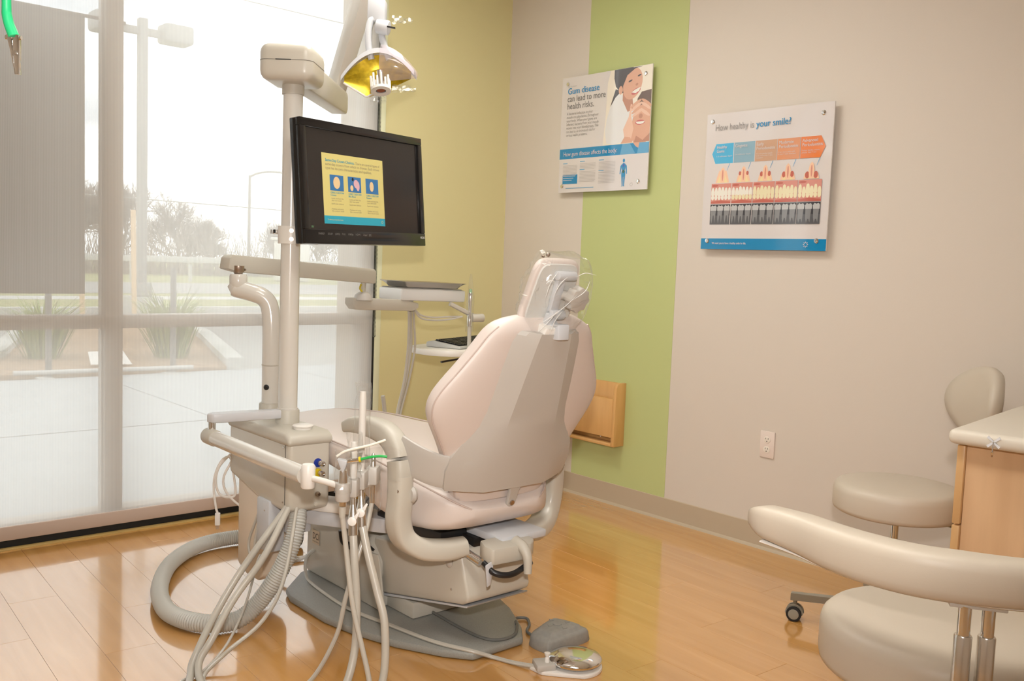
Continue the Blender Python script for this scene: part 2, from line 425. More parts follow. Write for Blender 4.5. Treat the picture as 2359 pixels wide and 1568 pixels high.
# ---------------------------------------------------------------- ceiling troffers (the room's own light)
TRO = mat('troffer_diffuser', (1, .97, .90), .6, emit=12.5)
for n_, (x, y, lab) in enumerate(((.9, .9, 'recessed ceiling light above the doorway end of the room'), (1.95, 2.75, 'recessed ceiling light above the dental chair'))):
    t = thing('ceiling_light', (x, y, ZC-.03), lab, 'ceiling light', 'recessed ceiling lights')
    MB().box((x-.3, y-.6, ZC-.012), (x+.3, y+.6, ZC-.006)).build('diffuser', TRO, t)
    f = MB()
    for lo, hi in (((-.32, -.62), (.32, -.6)), ((-.32, .6), (.32, .62)), ((-.32, -.6), (-.3, .6)), ((.3, -.6), (.32, .6))):
        f.box((x+lo[0], y+lo[1], ZC-.02), (x+hi[0], y+hi[1], ZC-.0005))
    f.build('frame', WHITE, t)

# ================================================================ OUTSIDE
CONC = mat('concrete', s2l(174, 176, 177), .85, noise_amt=.06, noise_scale=3)
ASPH = mat('pale_asphalt', s2l(164, 162, 158), .9, noise_amt=.08, noise_scale=8)
LAWN = mat('winter_lawn', s2l(160, 160, 112), .95, noise_amt=.18, noise_scale=2)
KERB = mat('kerb_concrete', s2l(196, 195, 190), .85, noise_amt=.05, noise_scale=6)
MULCH = mat('bark_mulch', s2l(164, 134, 104), .95, noise_amt=.3, noise_scale=18, bump=.8, bump_scale=40)
GZ = -.1
struct(MB().box((-60, 19.45, GZ-.3), (120, 140, GZ-.02)).build('ground_lawn', LAWN))
struct(MB().box((-60, 9.72, GZ-.3), (120, 19.2, GZ-.02)).build('parking_lot', ASPH))
# concrete walk: separate slabs with tooled joints
walk = struct(MB().box((-12, 4.1, GZ-.3), (20, 9.72, GZ-.012)).build('sidewalk', mat('joint_concrete', s2l(130, 128, 124), .9)))
for i in range(-5, 8):
    for (y0, y1) in ((4.1, 6.86), (6.86, 9.72)):
        x0 = -.95+i*2.0
        MB().prism([(x0+.006+(y-4.1)*.0, y) for y in (y0+.014, y1-.014)]+[(x0+1.994, y) for y in (y1-.014, y0+.014)], (0, 0, GZ-.05), (1, 0, 0), (0, 1, 0), (0, 0, .05)).build('slab', CONC, walk)
struct(MB().box((-60, 19.2, GZ-.2), (120, 19.45, GZ+.1), .02).build('kerb', KERB))
struct(MB().box((-60, 24.2, GZ-.2), (120, 25.6, GZ-.005), .02).build('far_sidewalk', KERB))
struct(MB().box((-60, 27.5, GZ-.2), (120, 36, GZ-.008)).build('road', ASPH))
# exterior pier at the right of the window
struct(MB().box((2.60, 4.10, -.3), (3.7, 4.372, 3.2)).build('wall_exterior_pier', mat('stucco', s2l(182, 164, 146), .9, bump=.5, bump_scale=90)))
# planted island
isl = [(1.75, 9.92), (4.42, 9.74), (5.55, 13.2), (6.1, 15.4), (4.0, 15.6), (2.62, 11.5)]
pi_ = thing('planter_island', (4, 12, GZ), 'mulched planting island with pale kerb in the parking lot', 'planter')
MB().prism(isl, (0, 0, GZ-.02), (1, 0, 0), (0, 1, 0), (0, 0, .05)).build('mulch_bed', MULCH, pi_)
for a, b in ((1, 2), (2, 3), (3, 4), (4, 5), (5, 0)):
    A = V(isl[a]+(0,)); B = V(isl[b]+(0,)); d = (B-A).normalized(); n_ = V((d.y, -d.x, 0))
    MB().prism([(0, 0), (.2, 0), (.2, .13), (.17, .15), (.03, .15), (0, .13)], A+V((0, 0, GZ-.02)), n_, (0, 0, 1), B-A).build('kerb', KERB, pi_)
GRASSM = mat('ornamental_grass', s2l(140, 156, 88), .8, noise_amt=.2, noise_scale=3)
def clump(x, y, h, n, rad, lab):
    b = MB()
    for k in range(n):
        a = random.random()*6.283; r0 = random.random()*rad*.35; ln = h*(.6+.5*random.random()); sp = rad*(.4+.8*random.random())
        p = V((x+math.cos(a)*r0, y+math.sin(a)*r0, GZ+.02)); d = V((math.cos(a), math.sin(a), 0)); s_ = V((-d.y, d.x, 0))*.012
        m_ = p+d*sp*.4+V((0, 0, ln*.65)); t_ = p+d*sp+V((0, 0, ln*(.7+.3*random.random())))
        b.raw([p-s_, p+s_, m_+s_*.7, m_-s_*.7, t_], [(0, 1, 2, 3), (3, 2, 4)])
    tag(b.build('ornamental_grass', GRASSM, smooth=False), lab, 'grass clump', 'ornamental grasses in the planting island')
clump(2.95, 11.3, .75, 170, .55, 'clump of green grass at the left kerb of the planting island')
clump(3.35, 12.9, .6, 110, .45, 'small clump of grass at the back left of the planting island')
clump(4.25, 10.9, .9, 190, .55, 'tall clump of green grass at the right kerb of the planting island')
clump(4.95, 12.8, .7, 120, .5, 'clump of grass at the far right of the planting island')
# low pipe rail before the island
rl = thing('pipe_rail', (3.1, 9.68, GZ), 'low galvanised pipe rail on two posts before the planting island', 'rail')
GALV = mat('galvanised', s2l(196, 194, 190), .5, .3)
MB().cyl((2.29, 9.76, GZ+.06), (3.99, 9.62, GZ+.06), .022).build('pipe', GALV, rl)
for x, y in ((2.56, 9.72), (3.76, 9.64)):
    MB().box((x-.07, y-.08, GZ-.012), (x+.07, y+.08, GZ+.01), .004).build('foot_plate', GALV, rl)
    MB().cyl((x+.06, y+.1, GZ-.012), (x+.06, y+.1, GZ+1.1), .03).build('post', mat('post_grey', s2l(120, 116, 112), .6), rl)
tag(MB().prism([(0, 0), (.42, -.02), (.38, .2), (.02, .2)], (3.13, 10.2, GZ+.05), (1, 0, 0), (0, .8, .6), (0, -.01, .012)).build('marker_plaque', WHITE),
    'small white plaque lying tilted in the bark mulch', 'plaque')
# tree stakes
STK = mat('stake_wood', s2l(222, 190, 150), .8)
for (x, y, lab) in ((5.35, 17.9, 'tan wooden tree stake left of the window mullion'), (6.28, 17.9, 'tan wooden tree stake beside the parking light pole')):
    tag(MB().cyl((x, y, GZ-.02), (x-.03, y, GZ+2.0), .045, n=10).build('tree_stake', STK), lab, 'stake', 'tree stakes')
# parking lot light
pl_ = thing('parking_light', (6.66, 18.6, GZ), 'twin-head parking lot light pole on a concrete base seen through the shade', 'light pole')
PLM = mat('pole_grey_paint', s2l(160, 158, 154), .6)
MB().cyl((6.66, 18.6, GZ-.02), (6.66, 18.6, GZ+.35), .40, n=28).build('concrete_base', KERB, pl_)
MB().box((6.5, 18.45, GZ+.35), (6.82, 18.75, GZ+.62), .02).build('base_cover', PLM, pl_)
MB().box((6.58, 18.52, GZ+.6), (6.74, 18.68, 5.58), .01).build('pole', PLM, pl_)
MB().box((6.1, 18.55, 5.27), (7.25, 18.65, 5.41), .01).build('cross_arm', PLM, pl_)
for x0, x1 in ((5.72, 6.25), (7.02, 7.6)): MB().box((x0, 18.38, 5.2), (x1, 18.86, 5.56), .06).build('lamp_head', PLM, pl_)
# distant street light and wires
sl = thing('street_light', (24.4, 51, GZ), 'slender street light with curved arm far behind the parking lot', 'street light')
MB().cyl((24.4, 51, GZ), (24.4, 51, 5.6), .10, .07, n=10).build('mast', PLM, sl)
MB().tube([(24.4, 51, 5.5), (24.75, 50.8, 5.72), (25.3, 50.5, 5.85), (26.0, 50.1, 5.85)], .06, n=8).build('arm', PLM, sl)
MB().ell((26.2, 50.0, 5.83), (.3, .15, .06), 12, 8).build('lamp', PLM, sl)
for z, y, lab in ((15.4, 44, 'highest overhead wire crossing the sky'), (13.4, 44, 'second overhead wire crossing the sky'), (3.4, 44, 'low overhead wire crossing before the bare trees')):
    tag(MB().tube([(-20, y, z+.5), (20, y, z), (70, y, z-.3)], .025, n=5, res=8).build('overhead_wire', PLM), lab, 'wire', 'overhead wires')
gr = thing('guard_rail', (20, 38, GZ), 'pale guard rail running along the far side of the road', 'guard rail')
MB().box((-30, 38, GZ+.75), (90, 38.08, GZ+1.0), .02).build('rail_beam', KERB, gr)
for k in range(14): MB().box((6+k*2.4, 38.08, GZ-.02), (6.12+k*2.4, 38.2, GZ+.95)).build('post', KERB, gr)
tag(MB().box((20.6, 39.5, GZ-.02), (22.0, 40.5, GZ+1.9), .1).box((20.5, 39.4, GZ+1.9), (22.1, 40.6, GZ+2.02), .02).build('utility_cabinet', WHITE), 'white utility cabinet beyond the guard rail', 'utility box')
# bare winter trees
BARK = mat('winter_bark', s2l(160, 150, 142), .95, noise_amt=.1, noise_scale=2)
def bare_tree(x, y, h, seed, lab, spread=1.0):
    rnd = random.Random(seed); t = thing('bare_tree', (x, y, GZ-.05), lab, 'tree', 'bare trees beyond the road')
    tr = MB(); br = MB(); tw = MB()
    def seg(mb, a, b, r0, r1):
        d = (b-a).normalized(); s_ = d.orthogonal().normalized(); u_ = d.cross(s_)
        vs = [a+(s_*math.cos(q)+u_*math.sin(q))*r0 for q in (0, 2.1, 4.2)]+[b+(s_*math.cos(q)+u_*math.sin(q))*r1 for q in (0, 2.1, 4.2)]
        mb.raw(vs, [(0, 1, 4, 3), (1, 2, 5, 4), (2, 0, 3, 5)])
    def grow(p, d, ln, r, lev):
        q = p+d*ln; seg(tr if lev == 0 else br if lev < 4 else tw, p, q, r, r*.68)
        if lev >= 7: return
        for k in range(4 if lev < 4 else 3 if lev < 6 else 2):
            e = V((rnd.gauss(0, 1), rnd.gauss(0, 1), rnd.gauss(.35, .6))).normalized()
            nd = (d*1.0+e*.75*spread).normalized()
            grow(p+d*ln*(.35+.65*rnd.random()), nd, ln*(.66+.18*rnd.random()), r*.60, lev+1)
    grow(V((x, y, GZ-.05)), V((rnd.gauss(0, .06), rnd.gauss(0, .06), 1)).normalized(), h*.24, h*.026, 0)
    tr.build('trunk', BARK, t, smooth=False); br.build('branches', BARK, t, smooth=False); tag(tw.build('twigs', BARK, t, smooth=False), kind='stuff')
for a in ((15.0, 52, 7.2, 1, 'tall bare tree left of the mullion behind the stake', 1.1), (17.9, 53.5, 7.6, 2, 'tallest bare tree behind the parking light pole', 1.1),
          (20.7, 52, 6.0, 3, 'rounded bare tree between the light pole and the street light', 1.15), (16.8, 61, 7.6, 8, 'bare tree standing behind the two tallest trees', 1.1),
          (23.2, 54, 4.6, 4, 'low bare tree just left of the street light', 1.2), (26.6, 52, 4.9, 5, 'low rounded bare tree right of the street light', 1.2),
          (30.0, 53, 5.0, 6, 'bare tree seen behind the monitor pole', 1.2), (25.5, 62, 4.8, 9, 'bare tree farthest back beyond the road', 1.2),
          (11.0, 54, 7.5, 7, 'bare tree hidden mostly by the hanging banner', 1.1)):
    bare_tree(*a)
# scrub below the trees
sc = MB(); rnd = random.Random(5)
for k in range(2600):
    x = rnd.uniform(2, 44); y = rnd.uniform(46, 50); h = rnd.uniform(.6, 3.0); d = V((rnd.gauss(0, .3), rnd.gauss(0, .2), 1))*h; p = V((x, y, GZ-.05))
    sc.raw([p, p+V((.05, 0, 0)), p+d+V((.01, 0, 0)), p+d], [(0, 1, 2, 3)])
tag(sc.build('scrub', BARK, smooth=False), 'bare brown scrub growing under the winter trees', 'scrub', kind='stuff')
# banner hung outside the glass
bn = thing('hanging_banner', (.7, 4.42, .97), 'taupe fabric banner hanging from a rod outside the left pane', 'banner')
BANM = mat('banner_fabric', s2l(150, 134, 122), .85, noise_amt=.04, noise_scale=5)
Pq = []
for i in range(2):
    for j in range(13):
        pass
MB().box((.1, 4.40, .985), (1.326, 4.405, 2.2), .001).build('panel', BANM, bn)
MB().cyl((.02, 4.4025, 2.2), (1.5, 4.4025, 2.2), .008, n=8).build('rod', BANM, bn)
# ================================================================ DENTAL CHAIR
XC = 1.835
BP0 = V((XC, 2.04, .54)); BS = V((0, -.31562, .94889)); BN = V((0, .94889, .31562)); BX = V((1, 0, 0))
def bk(lat, up, off): return BP0+BX*lat+BS*up+BN*off
def lerp_tab(tab, x):
    if x <= tab[0][0]: return tab[0][1:]
    for a, b in zip(tab, tab[1:]):
        if x <= b[0]:
            k = (x-a[0])/(b[0]-a[0]); return [p+(q-p)*k for p, q in zip(a[1:], b[1:])]
    return tab[-1][1:]
dc = thing('dental_chair', (XC, 2.6, 0), 'reclining blush vinyl dental chair on grey floor plate, seen from behind', 'dental chair')
# floor plate
half = [(.10, 2.085), (.16, 2.16), (.235, 2.30), (.285, 2.45), (.312, 2.60), (.312, 2.83), (.29, 2.90), (.16, 3.03), (.0, 3.05)]
poly = [(XC+a, y) for a, y in half]+[(XC-a, y) for a, y in half[::-1][1:]]
MB().prism(poly, (0, 0, .002), (1, 0, 0), (0, 1, 0), (0, 0, .026), .008).build('base_plate', mat('plate_grey', s2l(150, 150, 144), .45, noise_amt=.1, noise_scale=300), dc)
# tower
tw = MB(); tw.prism([(3.035, .028), (2.55, .028), (2.545, .19), (2.62, .262), (2.95, .262), (3.03, .2)], (XC-.14, 0, 0), (0, 1, 0), (0, 0, 1), (.28, 0, 0), .012)
two = tw.build('base_tower', GREIGE, dc)
MB().prism([(2.76, .20), (2.548, .215), (2.535, .19), (2.50, .03), (2.64, .03)], (XC-.146, 0, 0), (0, 1, 0), (0, 0, 1), (.008, 0, 0), .003).build('side_cover', GREIGE, two)
lb = MB(); lfr = frame((XC-.1412, 2.985, .145), (0, -1, 0), (0, 0, 1))
flat(lb, lfr, rect(0, 0, .052, .052), .0005)
lbo = lb.build('maker_label', mat('label_tan', s2l(206, 186, 160), .5), two)
text('DCI', .034, mat('label_ink', s2l(60, 54, 50), .6), lfr, .004, .018, two, z=.0012, width=.042)
text('EDGE SERIES', .006, mat('label_ink', (0, 0, 0)), lfr, .004, .007, two, z=.0012, width=.042)
# lift arm
la = MB(); la.prism([(2.60, .262), (2.45, .272), (2.16, .338), (2.135, .332), (2.09, .20), (2.095, .183), (2.12, .17), (2.53, .085), (2.62, .085)], (XC-.125, 0, 0), (0, 1, 0), (0, 0, 1), (.25, 0, 0), .014, 3)
lao = la.build('lift_arm', GREIGE, dc)
MB().lathe([(0, -.004), (.014, -.003), (.017, .003), (.012, .007), (0, .008)], (XC-.125, 2.185, .285), (-1, 0, 0)).build('cap_plug', SHELLM, lao)
MB().cyl((XC-.1255, 2.17, .205), (XC-.128, 2.17, .205), .004, n=10).build('screw', STEEL, lao)
MB().prism([(2.55, .072), (2.10, .166), (2.095, .172), (2.55, .080)], (XC-.12, 0, 0), (0, 1, 0), (0, 0, 1), (.24, 0, 0)).build('bottom_skirt', BLUEGREY, lao)
MB().box((XC-.10, 2.40, .03), (XC+.10, 2.58, .085), .006).build('pivot_foot', GREIGE, dc)
# sub-frame below the seat
sf = MB(); sf.box((XC-.07, 2.14, .325), (XC+.07, 2.75, .36), .005); sf.box((XC-.15, 2.2, .335), (XC+.15, 2.55, .375), .005)
sfo = sf.build('seat_frame', BLACK, dc)
MB().box((XC-.05, 2.03, .36), (XC+.13, 2.3, .385), .006).build('frame_rail', BLUEGREY, sfo)
MB().cyl((XC-.12, 2.12, .335), (XC-.105, 2.06, .315), .012).build('rod_end', CHROME, sfo)
# seat cushion: lofted cross sections along the chair
tab = [(2.07, .13, .48, .445), (2.10, .19, .51, .412), (2.16, .235, .54, .392), (2.28, .258, .565, .382), (2.40, .262, .582, .40), (2.55, .262, .594, .47), (2.8, .255, .600, .50), (3.1, .24, .595, .50), (3.35, .215, .575, .49), (3.47, .17, .555, .50), (3.50, .10, .54, .515)]
rings = []
for i in range(41):
    y = 2.07+(3.50-2.07)*i/40; hw, zt, zb = lerp_tab(tab, y); r = []
    for k in range(36):
        a = 2*math.pi*k/36; e = .42; c = math.copysign(abs(math.cos(a))**e, math.cos(a)); s_ = math.copysign(abs(math.sin(a))**e, math.sin(a))
        z = (zt+zb)/2+(zt-zb)/2*s_
        if s_ > 0: z -= .014*(1-c*c)
        r.append(V((XC+hw*c, y, z)))
    rings.append(r)
sc_ = MB().loft(rings).build('seat_cushion', VINYL, dc, ang=80)
pp = []
for y in (2.075, 2.1, 2.16, 2.28, 2.4, 2.55, 2.8, 3.1, 3.35, 3.47):
    hw, zt, zb = lerp_tab(tab, y); pp.append((XC-hw*.955, y, zt-.012))
MB().tube(pp, .0028, n=6).build('piping', PIPING, sc_)
MB().tube([(2*XC-p[0], p[1], p[2]) for p in pp], .0028, n=6).build('piping', PIPING, sc_)
# back cushion with winged sides
wt = [(-.06, .165), (.0, .20), (.057, .228), (.10, .25), (.14, .273), (.205, .318), (.245, .328), (.289, .312), (.351, .268), (.426, .222), (.465, .202), (.492, .178), (.508, .145), (.515, .10)]
rings = []
def smooth_w(u): return sum(lerp_tab(wt, u+d_)[0]*k_ for d_, k_ in ((-.045, .1), (-.03, .15), (-.015, .16), (0, .18), (.015, .16), (.03, .15), (.045, .1))) if u < .44 else (lerp_tab(wt, u-.018)[0]+2*lerp_tab(wt, u)[0]+lerp_tab(wt, u+.018)[0])/4
def back_off(lat): return .022+.030*(min(abs(lat), .34)/.33)**2
for i in range(49):
    u = -.06+.575*i/48; wv = smooth_w(u); th = .076
    if u > .47: th = .076*max(.12, math.sqrt(max(0, 1-((u-.47)/.048)**2)))
    r = []
    for k in range(44):
        a = 2*math.pi*k/44; e = .5; c = math.copysign(abs(math.cos(a))**e, math.cos(a)); s_ = math.copysign(abs(math.sin(a))**e, math.sin(a))
        lat = wv*c; r.append(bk(lat, u, back_off(lat)+.042+th*.5*s_))
    rings.append(r)
bc = MB().loft(rings).build('back_cushion', VINYL, dc, ang=80)
for sg in (-1, 1):
    pts = [bk(sg*smooth_w(u)*.992, u, back_off(smooth_w(u))+.025) for u in (-.05, .0, .05, .1, .15, .2, .245, .29, .35, .42, .46, .49)]
    MB().tube(pts, .0025, n=6).build('piping', PIPING, bc)
# back shell, flat in the middle with side facets and arms that wrap round the hips
su = [(-.012, .232, .118), (.0, .238, .117), (.05, .244, .112), (.093, .236, .107), (.141, .205, .102), (.19, .182, .096), (.24, .170, .09), (.37, .160, .074), (.45, .150, .064), (.475, .138, .06), (.486, .118, .058)]
rings = []
for u, hw, cr_ in su:
    f = [(-hw, .042), (-(hw+cr_)/2, .019), (-cr_, .0), (0, -.002), (cr_, .0), ((hw+cr_)/2, .019), (hw, .042)]
    rings.append([bk(a, u, o_) for a, o_ in f]+[bk(a*.985, u, o_+.02) for a, o_ in f[::-1]])
sh = MB().loft(rings)
for sg in (-1, 1):
    P = [(.09, .011, .038), (.15, .020, .040), (.20, .036, .041), (.25, .066, .042), (.28, .105, .044), (.295, .15, .044), (.30, .19, .042)]
    sh.tube([bk(sg*a, u, o_) for a, o_, u in P], 1, n=16, sec=(.008, .052), up=tuple(BS))
sh.prism([(-.03, .02), (.03, .02), (.018, -.02), (.016, -.062), (.008, -.072), (-.008, -.072), (-.016, -.062), (-.018, -.02)], bk(.012, -.012, .004), (1, 0, 0), BS, BN*.012, .003)
sho = sh.build('back_shell', SHELLM, dc, ang=22)
MB().cyl(bk(.012, -.068, .0), bk(.012, -.068, .018), .008, n=14).build('pivot_pin', BRASS, sho)
MB().prism([(-.05, 0), (.05, 0), (.044, .022), (-.044, .022)], bk(0, .482, .0), (1, 0, 0), BS, BN*.06, .004).build('top_clamp', WHITE, sho)
# armrests: pad, drop and curved foot
for sg in (-1, 1):
    X = XC+(.305 if sg > 0 else -.307)
    pad = MB(); pad.tube([(X, 2.50, .668), (X, 2.44, .684), (X, 2.36, .690), (X, 2.27, .682), (X, 2.215, .648), (X, 2.197, .60), (X, 2.194, .562)], [.55, .8, .95, 1.05, 1.1, 1.1, 1.1], n=20, sec=(.028, .032), up=(0, .25, 1))
    # keep the wide face outward: sections follow x
    a_ = pad.build('armrest', GREIGE_D, dc, ang=60)
    low = MB(); Xi = X-sg*.0
    low.tube([(X, 2.194, .575), (X, 2.195, .50), (X+sg*.0, 2.20, .44), (X-sg*.018, 2.195, .385), (X-sg*.065, 2.17, .352), (X-sg*.13, 2.14, .345), (X-sg*.19, 2.12, .352)], [1, 1, 1.03, 1.06, 1.06, 1.0, .85], n=20, sec=(.0295, .0365), up=(0, 1, 0))
    low.build('arm_support', GREIGE, a_, ang=60)
    MB().cyl((X+sg*.024, 2.17, .535), (X+sg*.027, 2.17, .535), .005, n=12).build('screw', BRASS, a_)
    MB().lathe([(0, 0), (.022, .001), (.026, .01), (.02, .02), (0, .022)], (X-sg*.012, 2.17, .52), (-sg, 0, 0)).build('pivot_cap', SHELLM, a_)
# release bracket with lever below the back
rb = MB(); rb.prism([(-.085, .0), (-.08, -.035), (.06, -.045), (.095, -.02), (.098, .03), (.05, .045), (-.07, .04)], (XC-.035, 2.03, .325), (1, 0, 0), (0, 1, .12), (0, 0, .05), .008)
rbo = rb.build('release_bracket', GREIGE_D, dc)
MB().tube([(XC-.01, 2.02, .375), (XC-.008, 1.985, .362), (XC-.007, 1.965, .335), (XC-.008, 1.96, .29)], [.016, .017, .014, .012], n=12).build('release_lever', GREIGE_D, rbo)
MB().tube([(XC-.12, 2.03, .325), (XC-.11, 1.99, .302), (XC-.06, 1.97, .295), (XC+.03, 1.99, .308)], .009, n=10).build('cable', BLACK, rbo)
MB().prism([(0, 0), (.03, .012), (.02, -.06), (.008, -.065)], (XC-.135, 2.0, .325), (1, 0, 0), (0, 0, 1), (0, .006, 0), .002).build('clip', BLUEGREY, rbo)
# headrest: padded rim, back plate, link, knob
HT = .06
def hp(lat, up, off): return bk(lat, up, HT+off)
hr_ = MB(); rings = []
def rr_ring(hw, u0, u1, off, n=40, e=.34, top=.80):
    r = []
    for k in range(n):
        a = 2*math.pi*k/n; c = math.copysign(abs(math.cos(a))**e, math.cos(a)); s_ = math.copysign(abs(math.sin(a))**e, math.sin(a))
        u = (u0+u1)/2+(u1-u0)/2*s_; k2 = top+(1-top)*(u1-u)/(u1-u0); r.append(hp(hw*c*k2, u, off))
    return r
for hw, d, off in ((.096, .003, .0), (.101, -.002, .004), (.103, -.004, .010), (.101, -.003, .02), (.092, .005, .029), (.06, .03, .033)):
    rings.append(rr_ring(hw, .492+d, .682-d, off))
hd = hr_.loft(rings).build('headrest_pad', VINYL, dc, ang=70)
MB().loft([rr_ring(.088, .500, .674, -.005), rr_ring(.090, .498, .676, .003)]).build('back_plate', mat('plate_white', s2l(214, 214, 210), .4), hd)
hl = MB(); hl.cyl(hp(-.018, .645, -.016), hp(.052, .645, -.016), .014, w=.003); hl.cyl(hp(-.012, .53, -.022), hp(.04, .53, -.022), .015, w=.003)
hl.prism([(-.012, .525), (.018, .525), (.018, .645), (-.012, .645)], hp(0, 0, -.022), (1, 0, 0), BS, BN*.016, .003)
hl.prism([(-.03, .47), (.022, .47), (.022, .505), (-.005, .535), (-.022, .535), (-.026, .50)], hp(0, 0, -.036), (1, 0, 0), BS, BN*.022, .004)
hl.build('tilt_link', BLUEGREY, hd)
for a, b_, r_ in ((-.066, .692, .0035), (-.048, .697, .006)): MB().lathe([(0, 0), (r_, 0), (r_, .005), (r_*.6, .007), (0, .007)], hp(a, b_, .012), -BN, 12).build('thumb_screw', BRASS, hd)
kb = MB(); ring = []
for k in range(48):
    a = 2*math.pi*k/48; r = .036*(1+.075*math.cos(8*a)); ring.append((r*math.cos(a), r*math.sin(a)))
kb.prism(ring, hp(.052, .588, -.062), (1, 0, 0), BS, BN*.03, .004); kb.cyl(hp(.05, .588, -.03), hp(.02, .588, -.01), .014)
kb.build('lobed_knob', SHELLM, hd, ang=30)
MB().box((XC-.012, 1.868, .985), (XC+.03, 1.908, 1.03), .004).build('post', BLUEGREY, hd)
# clear bag over the headrest
bag = MB(); rings = []
for i in range(33):
    t = i/32; u = .474+.226*t; kk = math.sin(math.pi*min(1, max(0, .04+.92*t)))**.22
    r = []
    for k in range(56):
        a = 2*math.pi*k/56; e = .42; c = math.copysign(abs(math.cos(a))**e, math.cos(a)); s_ = math.copysign(abs(math.sin(a))**e, math.sin(a))
        lat = .108*kk*c*(1-.12*t)+.006; off = -.004+.062*kk*s_
        q = V((lat*16, u*16, off*16)); d = noise.noise(q*1.6)*.016+(.5-abs(noise.noise(q*3.1+V((4, 1, 2)))))*.018+(.4-abs(noise.noise(q*7+V((1, 5, 2)))))*.006
        r.append(hp(lat*(1+d*5), u+d*.5, off*(1-d*3)-.004+d*.6))
    rings.append(r)
bag.loft(rings)
bago = tag(bag.build('headrest_bag', FILM, smooth=False), 'crinkled clear plastic bag pulled over the dental chair headrest', 'plastic bag')
CRS = film('crease_highlight_film', (.99, .99, .99), .1, .62)  # whitened film: highlight streaks along the bag folds, added as thin tubes
for pts in ([(-.098, .515), (-.05, .548), (.0, .58), (.03, .61)], [(-.085, .50), (-.055, .535), (-.02, .56)], [(-.04, .49), (-.028, .53), (-.005, .56)], [(-.09, .60), (-.085, .64), (-.07, .675)],
            [(-.102, .64), (-.085, .648), (-.062, .642)], [(.01, .66), (.04, .672), (.08, .668)], [(.02, .59), (.05, .62), (.062, .65)], [(-.06, .61), (-.045, .64), (-.03, .66)]):
    MB().tube([hp(a, b_, -.066+.012*noise.noise(V((a*30, b_*30, 2)))) for a, b_ in pts], [.0003, .0012, .0011, .0003], n=5).build('crease_highlight', CRS, bago)

# ================================================================ UTILITY CENTRE beside the chair
uc = thing('utility_center', (1.5, 2.85, .07), 'greige junction box with round pole, hung at the left of the dental chair', 'utility unit')
bx = MB(); bx.prism([(2.655, .60), (3.10, .60), (3.10, .42), (3.03, .405), (2.86, .37), (2.70, .365), (2.655, .37)], (1.418, 0, 0), (0, 1, 0), (0, 0, 1), (.152, 0, 0), .018, 3)
ub = bx.build('housing', GREIGE, uc)
MB().prism([(2.650, .585), (3.105, .585), (3.105, .612), (3.07, .628), (2.68, .628), (2.650, .612)], (1.412, 0, 0), (0, 1, 0), (0, 0, 1), (.164, 0, 0), .014, 3).build('lid', GREIGE_D, uc)
MB().box((1.4165, 2.679, .374), (1.4178, 2.681, .592)).build('seam', mat('seam_shadow_gap', s2l(90, 86, 80), .7), ub)
for z in (.58, .40): MB().cyl((1.4175, 2.69, z), (1.4145, 2.69, z), .0032, n=8).build('screw', STEEL, ub)
for z, c_ in ((.525, (20, 50, 150)), (.492, (205, 180, 20))):
    r_ = MB().cyl((1.52, 2.656, z), (1.52, 2.651, z), .0145, n=24, w=.001).build('connector_ring', mat('ring_%d' % c_[0], s2l(*c_), .4), ub)
    MB().lathe([(.006, 0), (.0085, .002), (.0085, .008), (.0065, .009), (.0065, .016), (.008, .017), (.008, .023), (.004, .024), (0, .02)], (1.524, 2.651, z), (.1, -1, 0)).build('coupling', STEEL, r_)
MB().lathe([(0, 0), (.008, .001), (.008, .006), (.005, .01), (.005, .014), (0, .014)], (1.52, 2.654, .422), (0, -1, 0)).build('drain_fitting', BRASS, ub)
MB().lathe([(0, 0), (.007, 0), (.006, .003), (0, .004)], (1.515, 2.654, .388), (0, -1, 0)).build('plug_button', GREIGE, ub)
MB().lathe([(.0, 0), (.030, 0), (.030, .006), (.034, .009), (.034, .012), (.030, .014), (0, .014)], (1.50, 2.72, .628)).build('tank_cap', WHITE, uc)
# light pole
MB().lathe([(.0, 0), (.040, 0), (.040, .043), (.0375, .047), (.0, .047)], (1.515, 2.855, .626)).build('pole_collar', GREIGE_D, uc)
pl2 = MB().lathe([(0, 0), (.032, 0), (.032, 1.10), (.0, 1.10)], (1.515, 2.855, .66), n=36).build('pole', POLE, uc)
MB().lathe([(.0325, 0), (.0345, .001), (.0345, .006), (.0325, .007)], (1.515, 2.855, .672), n=36).build('pole_ring', POLE, pl2)
# hanging leg panel below the box with control module and wire loop
MB().prism([(2.86, .40), (3.06, .44), (3.06, .10), (2.99, .075), (2.90, .075), (2.86, .10)], (1.435, 0, 0), (0, 1, 0), (0, 0, 1), (.10, 0, 0), .012).build('leg_panel', mat('leg_cream', s2l(224, 208, 188), .4), uc)
cm = MB().box((1.41, 2.775, .21), (1.47, 2.862, .385), .006).build('control_module', BLUEGREY, uc)
for z in (.35, .25): MB().cyl((1.409, 2.80, z), (1.407, 2.80, z), .003, n=8).build('screw', STEEL, cm)
MB().tube([(1.425, 2.83, .39), (1.415, 2.88, .29), (1.41, 2.915, .215), (1.408, 2.90, .175), (1.408, 2.875, .185), (1.41, 2.865, .24), (1.42, 2.845, .36)], .0045, n=8).build('wire_loop', HOSE, uc)
